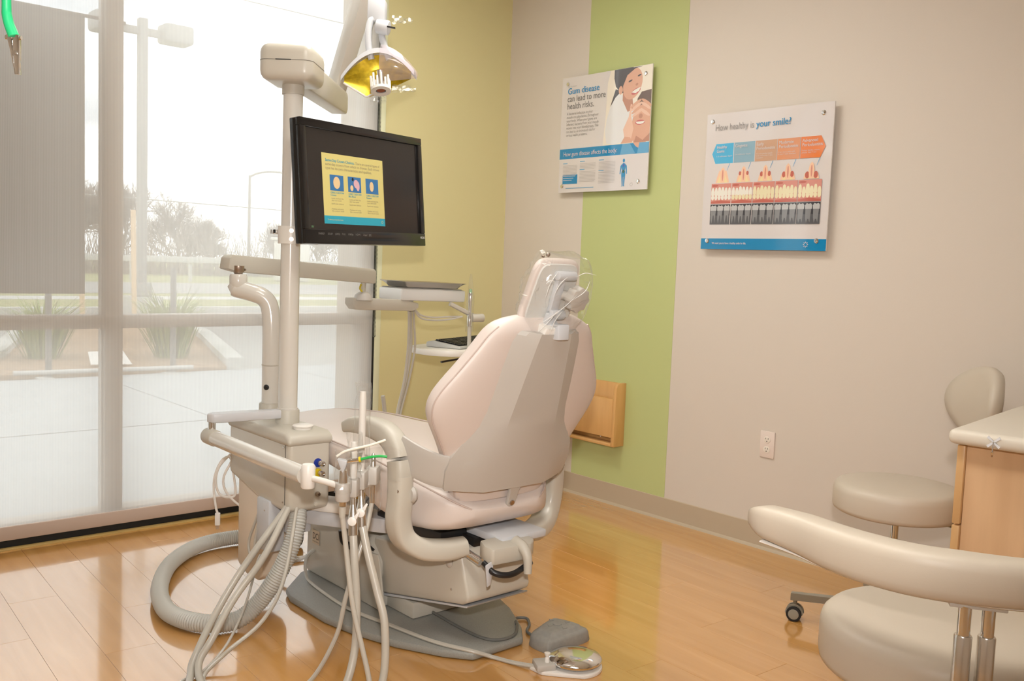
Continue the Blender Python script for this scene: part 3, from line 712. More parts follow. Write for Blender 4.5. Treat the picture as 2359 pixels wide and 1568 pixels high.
# swing support that carries the box from below the chair
sm = MB(frame((1.735, 2.50, .30), (-.54, .842, 0), (.842, .54, 0)))
sm.box((0, -.05, -.05), (.42, .055, .0), .008); smo = sm.build('support_arm', BLUEGREY, uc)
MB(frame((1.735, 2.50, .30), (-.54, .842, 0), (.842, .54, 0))).box((.13, -.058, -.085), (.40, .03, -.05), .006).build('support_skirt', WHITE, smo)
MB().box((1.47, 2.74, .27), (1.55, 2.82, .37), .006).build('hanger', BLUEGREY, uc)
for x, y in ((1.655, 2.72), (1.685, 2.62)): MB().tube([(x, y, .262), (x+.005, y-.005, .225), (x+.01, y-.03, .215)], .011, n=10).build('cable_plug', BLACK, smo)
MB().tube([(1.66, 2.70, .225), (1.665, 2.655, .205), (1.68, 2.60, .235), (1.69, 2.57, .225)], .0045, n=8).build('cable', BLACK, smo)

# ================================================================ MONITOR on the pole
Lb = V((1.475, 2.678, 1.234)); mex = V((.618, .205, .014)); mup = V((.011, .035, .399))
mf = frame(Lb, mex, mup); MW, MH = .651, .40
mo = thing('monitor', (1.72, 2.83, 1.23), 'black flat-screen monitor on pole showing a yellow crown choices slide', 'monitor')
bz = MB(mf)
bz.box((0, 0, -.045), (MW, MH, -.012), .004)
for lo, hi in (((0, 0), (MW, .046)), ((0, MH-.026), (MW, MH)), ((0, .046), (.026, MH-.026)), ((MW-.024, .046), (MW, MH-.026))):
    bz.box((lo[0], lo[1], -.02), (hi[0], hi[1], 0), .0025)
bzo = bz.build('bezel', mat('gloss_black', (.012, .011, .011), .16), mo)
MB(mf).box((.2, .10, -.075), (.46, .32, -.044), .01).build('back_cover', BLACK, bzo)
scr = MB(mf).box((.024, .044, -.013), (MW-.022, MH-.024, -.009)).build('screen', mat('dark_panel', (.018, .015, .014), .22), mo)
sl_ = MB(); SY = mat('slide_yellow', s2l(206, 194, 124), .5, emit=.12); ST = mat('slide_teal', s2l(40, 150, 172), .5, emit=.2)
SB = mat('slide_blue', s2l(52, 108, 158), .5, emit=.18); SC = mat('slide_cream', s2l(214, 184, 140), .5, emit=.2); SP = mat('slide_pink', s2l(206, 164, 172), .5, emit=.18)
X0, X1, Y0, Y1 = .157*MW, .646*MW, .167*MH, .745*MH
def sx(a): return X0+(X1-X0)*a
def sy(b): return Y0+(Y1-Y0)*b
flat(sl_, mf, rect(X0, Y0, X1, Y1), -.0084, 0); flat(sl_, mf, rect(X0, Y0, X1, sy(.115)), -.0081, 1)
for a in (.11, .395, .69):
    flat(sl_, mf, rect(sx(a), sy(.475), sx(a+.215), sy(.70)), -.0081, 2)
flat(sl_, mf, oval(sx(.215), sy(.59), .017, .020), -.0078, 3)
flat(sl_, mf, oval(sx(.53), sy(.60), .013, .015, .4), -.0078, 4); flat(sl_, mf, oval(sx(.555), sy(.57), .009, .016), -.0077, 4); flat(sl_, mf, oval(sx(.455), sy(.535), .008, .010), -.0078, 3); flat(sl_, mf, oval(sx(.475), sy(.665), .005, .006), -.0077, 5)
flat(sl_, mf, oval(sx(.79), sy(.585), .011, .017), -.0078, 3)
star_logo(sl_, mf, sx(.95), sy(.058), .006, -.0078, 0)
slo = sl_.build('slide', [SY, ST, SB, SC, SP, BLACK], scr, smooth=False)
TB = mat('slide_ink_teal', s2l(40, 140, 160), .5, emit=.18); TG = mat('slide_ink_grey', s2l(140, 128, 104), .5, emit=.15)
text('Same-Day Crown Choices.', .0135, TB, mf, sx(.05), sy(.885), scr, .0004, -.0078, (X1-X0)*.46)
text('There are several types of', .0125, TG, mf, sx(.53), sy(.885), scr, 0, -.0078, (X1-X0)*.41)
text('same-day crowns from which to choose. Each crown', .0125, TG, mf, sx(.05), sy(.83), scr, 0, -.0078, (X1-X0)*.88)
text('type has its own characteristics and qualities.', .0125, TG, mf, sx(.05), sy(.775), scr, 0, -.0078, (X1-X0)*.75)
for a, s_ in ((.11, 'CEREC CAD/CAM\nCrowns'), (.395, 'CEREC CAD/CAM\nBlue Block'), (.69, 'CEREC CAD/CAM\nVeneers')):
    text(s_, .0082, TB, mf, sx(a), sy(.435), scr, .0003, -.0078, (X1-X0)*.21)
    for k, s2 in enumerate(('. Looks and feels like\n  your own tooth', '. Superb wear resistance', '. Polishes and stains\n  like a natural tooth')):
        text(s2, .0068, TG, mf, sx(a), sy(.355-.075*k), scr, 0, -.0078, (X1-X0)*.2)
text('The difference is Same-Day Crowns', .0065, SY, mf, sx(.05), sy(.05), scr, 0, -.0078, (X1-X0)*.24)
GI = mat('bezel_print', s2l(120, 118, 114), .5)
text('W', .012, mat('bezel_green', s2l(90, 130, 90), .5), mf, .028, .05, bzo, .0003, .0005)
for a, s_, w_ in ((.06, 'ENERGY', .03), (.105, 'DOLBY', .024), (.14, '(SRS)', .024), (.175, 'FULL', .018), (.205, '1080p', .026), (.245, 'HDMI', .024), (.285, 'Zipp!', .022), (.315, '[8]', .012)):
    text(s_, .009, GI, mf, a, .03, bzo, 0, .0006, w_)
text('VIZIO', .012, mat('bezel_white', s2l(225, 225, 225), .5), mf, MW-.033, .026, bzo, .0003, .0006, .028)
# pole clamp and mount
pc = MB(); pc.lathe([(.0325, 0), (.042, 0), (.042, .058), (.0325, .058)], (1.515, 2.855, 1.232), n=32); pco = pc.build('pole_clamp', mat('clamp_white', s2l(222, 218, 210), .35), mo)
pd = V((-.42, -.907, 0))
for z in (1.247, 1.275):
    MB().cyl(V((1.515, 2.855, z))+pd*.040, V((1.515, 2.855, z))+pd*.044, .0075, n=14).build('bolt', BRASS, pco)
MB().box((1.455, 2.865, 1.262), (1.478, 2.885, 1.278), .002).build('clamp_bolt', CHROME, pco)
MB().cyl((1.575, 2.84, 1.29), (1.575, 2.84, 1.36), .034, n=24, w=.004).build('mount_hub', BLUEGREY, pco)
MB().tube([(1.55, 2.85, 1.26), (1.62, 2.84, 1.27), (1.75, 2.85, 1.38)], .022, n=12).build('mount_arm', BLUEGREY, pco)
MB().box((1.548, 2.79, 1.232), (1.585, 2.83, 1.25), .003).build('thumb_lever', CHROME, pco)
# ================================================================ DENTAL LIGHT on top of the pole
dl = thing('dental_light', (1.515, 2.855, 1.74), 'dental exam light on jointed arms above the pole, with yellow reflector', 'dental light')
PT = V((1.515, 2.855, 0)); PV = V((1.965, 3.335, 0)); ad = (PV-PT).normalized(); an = V((-ad.y, ad.x, 0))
hfr = frame((1.515, 2.855, 1.752), ad, an)
ho = MB(hfr).box((-.107, -.087, .0), (.087, .087, .118), .03, 4).build('hub_housing', GREIGE, dl)
def rrect(a, b, c_, d, r, n=5):
    o_ = []
    for (cx_, cy_, a0) in ((b-r, d-r, 0), (a+r, d-r, 90), (a+r, c_+r, 180), (b-r, c_+r, 270)):
        for q in range(n+1): t_ = math.radians(a0+90*q/n); o_.append((cx_+r*math.cos(t_), cy_+r*math.sin(t_)))
    return o_
MB(hfr).prism(rrect(-.1076, .0876, -.0876, .0876, .03), (0, 0, .062), (1, 0, 0), (0, 1, 0), (0, 0, .0018)).build('seam_gasket', mat('gasket_grey', s2l(120, 114, 104), .7), ho)
MB(hfr).box((-.1084, -.02, .0615), (-.1070, .03, .0645)).build('vent_slot', RUBBER, ho)
MB().lathe([(0, 0), (.036, 0), (.036, .03), (0, .03)], (1.515, 2.855, 1.722)).build('pole_socket', GREIGE_D, ho)
am = MB(frame((1.515, 2.855, 1.755), ad, an)); LN = (PV-PT).length
am.prism([(.02, .0), (LN+.03, .012), (LN+.045, .03), (LN+.045, .085), (LN+.03, .1), (.02, .105)], (0, -.034, 0), (1, 0, 0), (0, 0, 1), (0, .068, 0), .008)
amo = am.build('lower_arm', GREIGE, dl)
MB().lathe([(.0, 0), (.022, 0), (.022, .075), (0, .075)], (1.962, 3.33, 1.845)).build('arm_pivot', CHROME, amo)
U0_ = V((1.962, 3.33, 1.885)); U1_ = V((1.925, 3.00, 2.33)); ud = (U1_-U0_).normalized()
ua = MB(frame(U0_-ud*.02, ud, (1, .1, 0))); ua.box((-.02, -.03, -.032), ((U1_-U0_).length+.04, .03, .032), .006)
uao = ua.build('upper_arm', POLE, dl)
LP = V((1.912, 2.94, 0))
cax = V((RR.x, RR.y, 0)).normalized()            # the lamp head is turned square to the chair back
yv = V((-cax.y, cax.x, 0))
def lm(a, b, z): return LP+cax*a+yv*b+V((0, 0, z))
DT = lm(-.018, 0, 0)
dn = MB(); dn.tube([U1_, V((1.915, 2.965, 2.40)), V((DT.x, DT.y, 2.38)), V((DT.x, DT.y, 2.25)), V((DT.x, DT.y, 2.10))], .019, n=14); dn.build('drop_tube', WHITE, dl)
yk = MB(); yk.prism([(-.052, 2.045), (.012, 2.045), (.012, 2.122), (-.052, 2.122)], lm(0, -.03, 0), cax, (0, 0, 1), yv*.06, .006); yko = yk.build('yoke_block', BLUEGREY, dl)
y2 = MB(); y2.tube([lm(-.022, -.01, 2.055), lm(-.040, -.015, 2.045), lm(-.047, -.02, 2.0), lm(-.044, -.02, 1.95), lm(-.034, -.015, 1.91)], 1, n=14, sec=(.012, .018), up=tuple(yv)); y2.build('yoke_arm', BLUEGREY, yko)
y2 = MB(); y2.tube([lm(.0, .01, 2.05), lm(-.002, .01, 2.0), lm(.012, .005, 1.955), lm(.028, .0, 1.915)], 1, n=14, sec=(.012, .018), up=tuple(yv)); y2.build('yoke_arm', BLUEGREY, yko)
MB().cyl(lm(-.02, -.015, 2.03), lm(.028, -.02, 2.022), .026, w=.005).build('switch_housing', BLUEGREY, yko)
MB().prism([(.0, .0), (.03, -.004), (.03, .001), (.0, .005)], lm(.022, -.045, 2.02), cax, (0, 0, 1), yv*.008).build('switch_lever', BLACK, yko)
# head: curved housing band, deep faceted amber reflector, clear shield
def arcp(a): return 1.946-.085*(a/.135)**2-.012*(a < 0)*(a/.135)**2
def sheet(mb, G, th):
    n_, m_ = len(G), len(G[0]); A = [p for r in G for p in r]; B = [p+th for p in A]; fs = []
    for i in range(n_-1):
        for k in range(m_-1):
            q = (i*m_+k, i*m_+k+1, (i+1)*m_+k+1, (i+1)*m_+k); fs.append(q); fs.append(tuple(x+n_*m_ for x in q[::-1]))
    rim = [k for k in range(m_)]+[i*m_+m_-1 for i in range(1, n_)]+[(n_-1)*m_+k for k in range(m_-2, -1, -1)]+[i*m_ for i in range(n_-2, 0, -1)]
    for a, b in zip(rim, rim[1:]+rim[:1]): fs.append((a, b, b+n_*m_, a+n_*m_))
    return mb.raw(A+B, fs)
roof = MB(); rings = []
for i in range(23):
    a = -.138+.262*i/22; k_ = 1-.15*(a/.138)**2
    rings.append([lm(a, b_, arcp(a)+dz-.012*q) for b_, dz, q in ((-.062*k_, -.020, 0), (-.058*k_, -.002, 0), (0, .004, 0), (.05*k_, -.002, 0), (.055*k_, -.02, 0), (.04, -.018, 0), (0, -.010, 0), (-.05*k_, -.018, 0))])
rfo = roof.loft(rings).build('head_housing', BLUEGREY, dl, ang=50)
YEL = mat('amber_reflector', s2l(206, 178, 40), .22, .6, noise_amt=.3, noise_scale=60)
def botz(a): return 1.772+.55*max(0, -(a+.045))+.50*max(0, a+.045)*.9
G = []
for i in range(17):
    a = -.128+.24*i/16; zt = arcp(a)-.016; zb = min(botz(a), zt-.012); r_ = []
    for j in range(7):
        t_ = j/6; z = zt+(zb-zt)*t_; dep_ = .052*(1-(a/.14)**2)*(math.sin(math.pi*(.25+.6*t_)))
        r_.append(lm(a, -.045+dep_+.02*t_*0, z))
    G.append(r_)
sheet(MB(), G, yv*.003).build('reflector', YEL, rfo, ang=10) if False else None
rfm = MB(); sheet(rfm, G, yv*.003); rfm.build('reflector', YEL, rfo, ang=10)
MB().tube([lm(a, -.047, min(botz(a), arcp(a)-.028)) for a in (-.128, -.09, -.06, -.045, -.03, .0)], .0035, n=6).build('reflector_rim', WHITE, rfo)
G = []
for i in range(19):
    t_ = -1+2*i/18; a = .0+.128*t_ if t_ > 0 else .03*t_
    a = .005+.125*i/18; r_ = []
    for j in range(8):
        q = j/7; z = arcp(a)+.004+(1.835-.02*(1-i/18)-arcp(a))*q; d_ = noise.noise(V((a*20, q*2, 1)))*.004
        r_.append(lm(a+.006*q*(i/18)+.008*math.sin(math.pi*q)*(i/18), -.068-.03*math.sin(math.pi*(.15+.7*q))*(1-(i/18)**3)+d_, z))
    G.append(r_)
shm = MB(); sheet(shm, G, yv*.0015); shm.build('front_shield', film('shield_film', (.98, .93, .96), .05, .10), rfo)
for (a, b, z, du, dv) in ((.04, -.05, 2.045, .075, .028), (.05, -.07, 1.80, .085, .028), (-.03, -.06, 1.765, .06, .05)):
    fm = MB(); G = []
    for i in range(10):
        r_ = []
        for j in range(6):
            n1 = noise.noise(V((i*.9+a*40, j*.8, z*9)))*.016; r_.append(lm(a+du*(i/9), b+n1, z+dv*(j/5-.5)*(1-.4*i/9)+n1*.7))
        G.append(r_)
    sheet(fm, G, yv*.0004); fm.build('film_tail', FILM, rfo, ang=15)
# bulb cage hanging at the front of the reflector
cg = MB(); base = lm(.008, -.085, 1.838)
cz = V((.0, 0, -1))*.9-yv*.3+cax*.12; cz.normalize(); sx_ = cax; sy_ = cz.cross(sx_)
cg.lathe([(.018, .048), (.036, .048), (.036, .058), (.018, .058), (.018, .048)], base, cz, 24)
for k in range(14):
    a = 2*math.pi*k/14; d = (sx_*math.cos(a)+sy_*math.sin(a))*.033
    cg.cyl(base+d+cz*(.0 if k % 2 else .015), base+d+cz*.05, .004, n=6)
cgo = cg.build('bulb_guard', WHITE, rfo)
MB().cyl(base-cz*.02, base+cz*.03, .012).build('bulb', STEEL, cgo)
MB().cyl(base+cz*.05, base+cz*.054, .015).build('bulb_tip', mat('copper_tip', s2l(150, 80, 50), .4, .4), cgo)

# ================================================================ DOCTOR'S TRAY ARM on the second post
ta = thing('tray_arm', (1.55, 3.04, .62), 'curved post with flat spring arm carrying the instrument tray over the chair', 'delivery arm')
cp = MB(); cp.tube([(1.548, 3.045, .64), (1.548, 3.045, .80), (1.548, 3.047, .93), (1.547, 3.052, .985), (1.54, 3.06, 1.022), (1.522, 3.072, 1.044), (1.495, 3.09, 1.056), (1.455, 3.12, 1.068), (1.45, 3.124, 1.07)], .0315, n=22, res=8)
cp.build('curved_post', POLE, ta)
MB().lathe([(0, 0), (.040, 0), (.040, .04), (.037, .045), (0, .045)], (1.548, 3.045, .622)).build('post_collar', GREIGE_D, ta)
MB().lathe([(.0318, 0), (.0328, .001), (.0328, .004), (.0318, .005)], (1.548, 3.045, .80)).build('joint_ring', GREIGE_D, ta)
MB().lathe([(0, 0), (.010, .0), (.010, .004), (.006, .008), (0, .008)], V((1.548, 3.045, .725))+V((-.80, -.55, 0)).normalized()*.030, (-.80, -.55, 0)).build('lock_knob', BLACK, ta)
MB().lathe([(0, 0), (.025, 0), (.031, .01), (.031, .05), (.027, .056), (0, .056)], (1.455, 3.12, 1.065)).build('elbow_cup', POLE, ta)
MB().lathe([(0, 0), (.013, 0), (.02, .012), (.02, .03), (0, .03)], (1.455, 3.12, 1.12)).build('swivel', BRASS, ta)
A0 = V((1.436, 3.14, 1.158)); A1 = V((2.135, 3.315, 1.118)); bd = A1-A0; bdn = bd.normalized()
bm_ = MB(frame(A0, bdn, (0, 0, 1)))
L_ = bd.length
bm_.prism([(-.03, -.022), (-.025, .018), (-.012, .03), (L_-.012, .03), (L_, .02), (L_, -.028), (L_-.01, -.03), (.02, -.03)], (0, 0, -.026), (1, 0, 0), (0, 1, 0), (0, 0, .052), .005)
bmo = bm_.build('spring_arm', GREIGE_D, ta)
MB().cyl(A0+bdn*.03+V((.01, -.028, -.02)), A0+bdn*.03+V((.013, -.035, -.02)), .004, n=10).build('screw', BRASS, bmo)
MB().lathe([(0, 0), (.011, 0), (.011, .05), (0, .05)], (2.085, 3.30, 1.045)).build('end_swivel', GREIGE_D, ta)
MB().tube([(2.068, 3.29, 1.085), (2.06, 3.285, 1.068), (2.068, 3.28, 1.055)], .004, n=6).build('yellow_wire', mat('wire_yellow', s2l(200, 180, 40), .5), ta)
MB().lathe([(0, .035), (.02, .033), (.034, .02), (.04, 0), (0, 0)], (2.085, 3.30, 1.02)).build('dome_cover', SHELLM, ta)
brk = MB(frame((2.03, 3.32, 1.003), (1, .06, -.03), (0, 0, 1)))
brk.prism([(0, .026), (.27, .026), (.345, .012), (.345, -.008), (.315, -.022), (.02, -.022), (0, 0)], (0, 0, -.03), (1, 0, 0), (0, 1, 0), (0, 0, .06), .004); brk.build('tray_bracket', GREIGE_D, ta)
hf = frame((2.275, 3.36, 1.018), (.98, -.02, -.02), (.1, 1, 0))
hd_ = MB(hf); hd_.box((0, -.06, 0), (.345, .12, .052), .008); hdo = hd_.build('delivery_head', mat('head_white', s2l(214, 214, 212), .35), ta)
MB(hf).box((.01, -.05, .0515), (.33, .11, .056), .002).build('non_slip_mat', GREYPL, hdo)
MB(hf).cyl((.07, -.03, -.022), (.07, -.03, 0), .012).build('leveling_stud', GREIGE_D, hdo)
hb = MB(hf); hb.tube([(.26, -.06, -.008), (.31, -.07, -.03), (.38, -.08, -.06)], 1, n=12, sec=(.012, .01), up=(0, 0, 1)); hb.build('holder_arm', GREIGE_D, hdo)
hp_ = hf @ V((.395, -.085, -.068))
MB().cyl(hp_-V((.03, 0, 0)), hp_+V((.03, -.01, 0)), .019, w=.004).build('holder_block', GREIGE_D, hdo)
sp = V((2.625, 3.265, 0))
sy2 = thing('air_water_syringe', (sp.x, sp.y, .93), 'clear-wrapped chrome syringe standing in the tray arm holder', 'dental syringe')
MB().lathe([(0, .905), (.011, .905), (.011, .95), (.008, .96), (.008, 1.0), (.010, 1.02), (.010, 1.05), (.006, 1.06), (0, 1.06)], (sp.x, sp.y, 0)).build('syringe_body', CHROME, sy2)
MB().lathe([(0, 1.06), (.006, 1.06), (.008, 1.04), (0, 1.05)], (sp.x, sp.y, .012)).build('button', mat('green_button', s2l(150, 190, 150), .4), sy2)
sl2 = MB(); rings = []
for i in range(11):
    z = .88+.26*i/10; k_ = 1 if i < 7 else (11-i)/5; rings.append([V((sp.x+math.cos(a_)*(.017*k_+.004*noise.noise(V((a_, z*20, 0)))), sp.y+math.sin(a_)*.017*k_, z)) for a_ in [2*math.pi*q/14 for q in range(14)]])
sl2.loft(rings, cap=False).build('plastic_sleeve', FILM, sy2)
MB().tube([(sp.x, sp.y, .91), (sp.x, sp.y, .80), (sp.x-.01, sp.y+.005, .68), (sp.x-.05, sp.y+.04, .5), (sp.x-.2, sp.y+.1, .36), (sp.x-.33, sp.y+.12, .42), (sp.x-.38, sp.y+.11, .6)], .009, n=10).build('hose', HOSE, sy2)
# tubing bundle below the head
for k, (dx, dy, r_) in enumerate(((0, 0, .0065), (.012, .004, .0055), (.022, -.004, .005))):
    MB().tube([(2.352+dx, 3.355+dy, 1.005), (2.362+dx, 3.36+dy, .93), (2.375+dx*1.5, 3.38+dy, .80), (2.372+dx, 3.40+dy, .65), (2.345+dx*.7, 3.41+dy, .50), (2.30+dx*.5, 3.35+dy, .36), (2.18, 3.2+dy, .30), (2.0, 3.05, .31)], r_, n=8).build('tubing', HOSE, ta)
for dz in (0, .012):
    MB().tube([(2.37, 3.35, .995), (2.40, 3.335, .955-dz), (2.46, 3.325, .942-dz), (2.54, 3.31, .945-dz), (2.595, 3.28, .948)], .0042, n=8).build('supply_loop', HOSE, ta)
# steel tray on the head
tr = MB(); rings = []
tf = frame((2.285, 3.30, 1.0755), (.98, -.02, -.02), (.1, 1, 0))
for ins, z in ((.02, 0), (.005, .020), (-.006, .026), (-.009, .0245), (.003, .0185), (.021, .002)):
    a, b, c_, d = -.005+ins, .325-ins, -.01+ins, .175-ins; rad = .02; r_ = []
    for (cx_, cy_, a0) in ((b-rad, d-rad, 0), (a+rad, d-rad, 90), (a+rad, c_+rad, 180), (b-rad, c_+rad, 270)):
        for q in range(5): an_ = math.radians(a0+q*22.5); r_.append(tf @ V((cx_+rad*math.cos(an_), cy_+rad*math.sin(an_), z)))
    rings.append(r_)
tr.loft(rings); tag(tr.build('instrument_tray', STEEL, ang=30), 'shallow stainless steel tray resting on the delivery head', 'tray')

# ================================================================ ASSISTANT'S ARM with instrument holders
ia = thing('suction_delivery_unit', (1.40, 2.82, .62), 'slim swing arm and round tube holding the suction instruments', 'instrument arm')
bar = MB(); bar.prism([(.0, -.018), (.19, -.024), (.225, -.018), (.24, 0), (.225, .018), (.19, .024), (0, .018)], (1.458, 2.80, .655), (-1, .12, 0), (.12, 1, 0), (0, 0, .03), .006); bar.build('swing_bar', BLUEGREY, ia)
MB().lathe([(0, 0), (.012, 0), (.012, .03), (0, .03)], (1.235, 2.826, .628)).build('swivel_pin', CHROME, ia)
T0 = V((1.232, 2.822, .61)); T1 = V((1.222, 2.20, .61)); td = (T1-T0).normalized()
MB().cyl(T0-td*.03, T0+td*.04, .026, n=26, w=.006).build('tube_cap', GREIGE_D, ia)
MB().cyl(T0+td*.03, T1, .0235, n=28).build('arm_tube', POLE, ia)
MB().lathe([(0, 0), (.017, 0), (.019, .004), (.019, .058), (.015, .064), (0, .064)], (1.222, 2.183, .580)).build('end_hub', WHITE, ia)
MB().tube([(1.228, 2.165, .608), (1.243, 2.125, .605), (1.26, 2.085, .600)], .0085, n=10).build('holder_rod', WHITE, ia)
HL = [V((1.262, 2.072, .585)), V((1.306, 2.093, .590)), V((1.339, 2.108, .603)), V((1.386, 2.122, .607))]
h0 = MB(); h0.cyl(HL[0]-V((0, 0, .022)), HL[0]+V((0, 0, .026)), .019, n=24, w=.003); h0.build('holder', SHELLM, ia)
hx = V((.7, -.714, 0)); hy = V((.714, .7, 0))
for c_ in HL[1:]:
    h1 = MB(frame(c_, hx, hy)); h1.box((-.016, -.024, -.024), (.016, .024, .024), .005); h1.build('holder', SHELLM, ia)
MB().tube([HL[0], HL[1]-V((0, 0, .01)), HL[2]-V((0, 0, .02)), HL[3]-V((0, 0, .02))], .009, n=8).build('holder_rail', SHELLM, ia)

def sleeve(mb, pts, r, amp, seed, n=14):
    C_ = cr_spline(pts, 4); rings = []
    for i, p in enumerate(C_):
        r_ = []
        for q in range(n):
            a_ = 2*math.pi*q/n; k_ = r*(1+amp*noise.noise(V((a_*1.2, p.z*30, seed)))+amp*.6*math.sin(3*a_+i))
            r_.append(p+cax*math.cos(a_)*k_+(V((0, 0, 1)) if abs((C_[-1]-C_[0]).normalized().z) < .5 else yv)*math.sin(a_)*k_)
        rings.append(r_)
    return mb.loft(rings, cap=False)
# front syringe with green disposable tip
sg_ = thing('air_water_syringe', (HL[0].x, HL[0].y, .53), 'chrome syringe with bright green disposable tip in the nearest holder', 'dental syringe')
c0 = HL[0]
MB().lathe([(0, .55), (.010, .55), (.012, .585), (.012, .625), (.010, .645), (0, .65)], (c0.x, c0.y, 0)).build('handle', STEEL, sg_)
hh = MB(); hh.prism([(-.016, .675), (.012, .672), (.008, .655), (0, .635), (-.008, .655)], c0-yv*.011-V((0, 0, c0.z)), cax, (0, 0, 1), yv*.022, .003); hho = hh.build('head', BLUEGREY, sg_)
g0 = c0+V((0, 0, .668-c0.z))+cax*.008
MB().cyl(g0, g0+cax*.032+V((0, 0, .006)), .0055, n=12).build('tip_collar', CHROME, hho)
MB().cyl(g0+cax*.032+V((0, 0, .006)), g0+cax*.037+V((0, 0, .007)), .0075, n=14).build('yellow_ring', mat('ring_yellow', s2l(220, 200, 40), .5), hho)
MB().tube([g0+cax*.037+V((0, 0, .007)), g0+cax*.06+V((0, 0, .013)), g0+cax*.085+V((0, 0, .017)), g0+cax*.105+V((0, 0, .016))], .0036, n=10).build('green_tip', mat('tip_green', s2l(40, 176, 84), .35), hho)
sv = MB(); sleeve(sv, [c0+V((0, 0, .0)), c0+V((0, 0, .05)), c0+V((0, 0, .10)), c0+V((0, 0, .115))], .021, .18, 1.0); svo = sv.build('plastic_sleeve', FILM, sg_, smooth=False)
sv = MB(); sleeve(sv, [g0-cax*.03+V((0, 0, .006)), g0+cax*.03+V((0, 0, .012)), g0+cax*.09+V((0, 0, .026)), g0+cax*.125+V((0, 0, .022))], .016, .25, 2.0); sv.build('plastic_sleeve', FILM, sg_, smooth=False)
MB().tube([g0-cax*.026+V((0, 0, .012)), g0-cax*.0+V((0, 0, .028)), g0+cax*.06+V((0, 0, .045)), g0+cax*.10+V((0, 0, .060))], .0032, n=6).build('paper_edge', mat('paper_white', s2l(240, 238, 226), .7), sg_)
MB().lathe([(0, .52), (.008, .52), (.009, .535), (.009, .548), (0, .55)], (c0.x, c0.y, 0)).build('hose_nut', GREIGE_D, sg_)
MB().tube([(c0.x, c0.y, .525), (1.268, 2.062, .45), (1.27, 2.02, .29), (1.283, 1.955, .11), (1.27, 1.94, .03), (1.20, 2.0, .012), (1.10, 2.15, .011), (1.02, 2.30, .011)], .0068, n=10).build('hose', HOSE, sg_)
# two suction valves on thick hoses
for k, (c1, tipz, lab, hpts) in enumerate((
    (HL[1], .70, 'suction valve with short white tip on a thick hose', [(1.300, 2.078, .475), (1.294, 2.058, .40), (1.291, 2.038, .29), (1.275, 2.016, .18), (1.235, 2.0, .09), (1.18, 2.02, .022), (1.08, 2.16, .014), (1.02, 2.33, .016), (1.035, 2.44, .045), (1.09, 2.475, .10), (1.18, 2.53, .18), (1.297, 2.575, .275), (1.42, 2.66, .385)]),
    (HL[2], .83, 'suction valve with long wrapped white tip on a thick hose', [(1.334, 2.09, .49), (1.336, 2.058, .41), (1.342, 2.02, .32), (1.345, 1.984, .235), (1.322, 1.955, .10), (1.26, 1.96, .022), (1.12, 2.12, .014), (.99, 2.33, .016), (1.018, 2.45, .03), (1.055, 2.49, .07), (1.14, 2.56, .14), (1.246, 2.61, .24), (1.43, 2.68, .39)]))):
    sv_ = thing('suction_valve', (c1.x, c1.y, .47), lab, 'suction handpiece')
    b0 = V(hpts[0]); d_ = (c1-b0).normalized()
    vb = MB(); vb.cyl(b0-d_*.01, b0+d_*.035, .0125, .0125, n=18); vb.cyl(b0+d_*.035, b0+d_*.07, .013, .007, n=18); vb.cyl(b0+d_*.07, c1, .007, n=14); vbo = vb.build('valve_body', STEEL, sv_)
    lv = MB(); lc = b0+d_*.03-yv*.014; lv.prism(oval(0, 0, .012, .012, 0, 20)+[], lc, cax, d_, -yv*.006, .002); lv.prism([(.002, .009), (.016, .026), (.02, .023), (.01, .002)], lc, cax, d_, -yv*.005, .001); lv.build('valve_lever', WHITE, vbo)
    MB().lathe([(0, 0), (.0075, 0), (.0095, .03), (.0095, (tipz-c1.z)-.02), (.008, tipz-c1.z), (.006, tipz-c1.z-.01), (0, .05)], c1+V((0, 0, .01)), (.02, .03, 1)).build('tip', WHITE, sv_)
    s3 = MB(); sleeve(s3, [c1+V((0, 0, .025)), c1+V((0, 0, .04)), c1+V((0, 0, .07)), V((c1.x+.004, c1.y+.004, tipz-.02)), V((c1.x+.006, c1.y+.006, tipz+.035))], .021, .22, 3.0+k); s3.build('plastic_sleeve', FILM, sv_, smooth=False)
    MB().tube(hpts, .0105, n=12, res=8).build('hose', HOSE, sv_)
# saliva tip and far holder
st = thing('saliva_ejector', (HL[3].x, HL[3].y, .55), 'wrapped saliva ejector valve in the farthest holder', 'suction handpiece')
MB().lathe([(0, .53), (.008, .53), (.009, .60), (.007, .66), (0, .67)], (HL[3].x, HL[3].y, 0)).build('valve_body', STEEL, st)
s3 = MB(); sleeve(s3, [HL[3]-V((0, 0, .10)), HL[3], HL[3]+V((0, 0, .08))], .022, .25, 6.0); s3.build('plastic_sleeve', FILM, st, smooth=False)
MB().tube([(HL[3].x, HL[3].y, .535), (1.365, 2.115, .46), (1.33, 2.105, .38), (1.296, 2.10, .29), (1.272, 2.108, .18), (1.214, 2.148, .055), (1.15, 2.22, .010), (1.05, 2.36, .009), (1.045, 2.425, .02), (1.12, 2.445, .062), (1.24, 2.466, .12), (1.335, 2.52, .212), (1.45, 2.66, .385)], .0062, n=9, res=8).build('hose', HOSE, st)
tag(MB().tube([(1.395, 2.80, .20), (1.36, 2.755, .185), (1.27, 2.64, .112), (1.161, 2.527, .052), (1.066, 2.474, .012), (1.0, 2.46, .006), (.93, 2.40, .006)], .0042, n=8).build('thin_hose', HOSE), 'thin grey control line trailing from the junction box across the floor', 'hose')
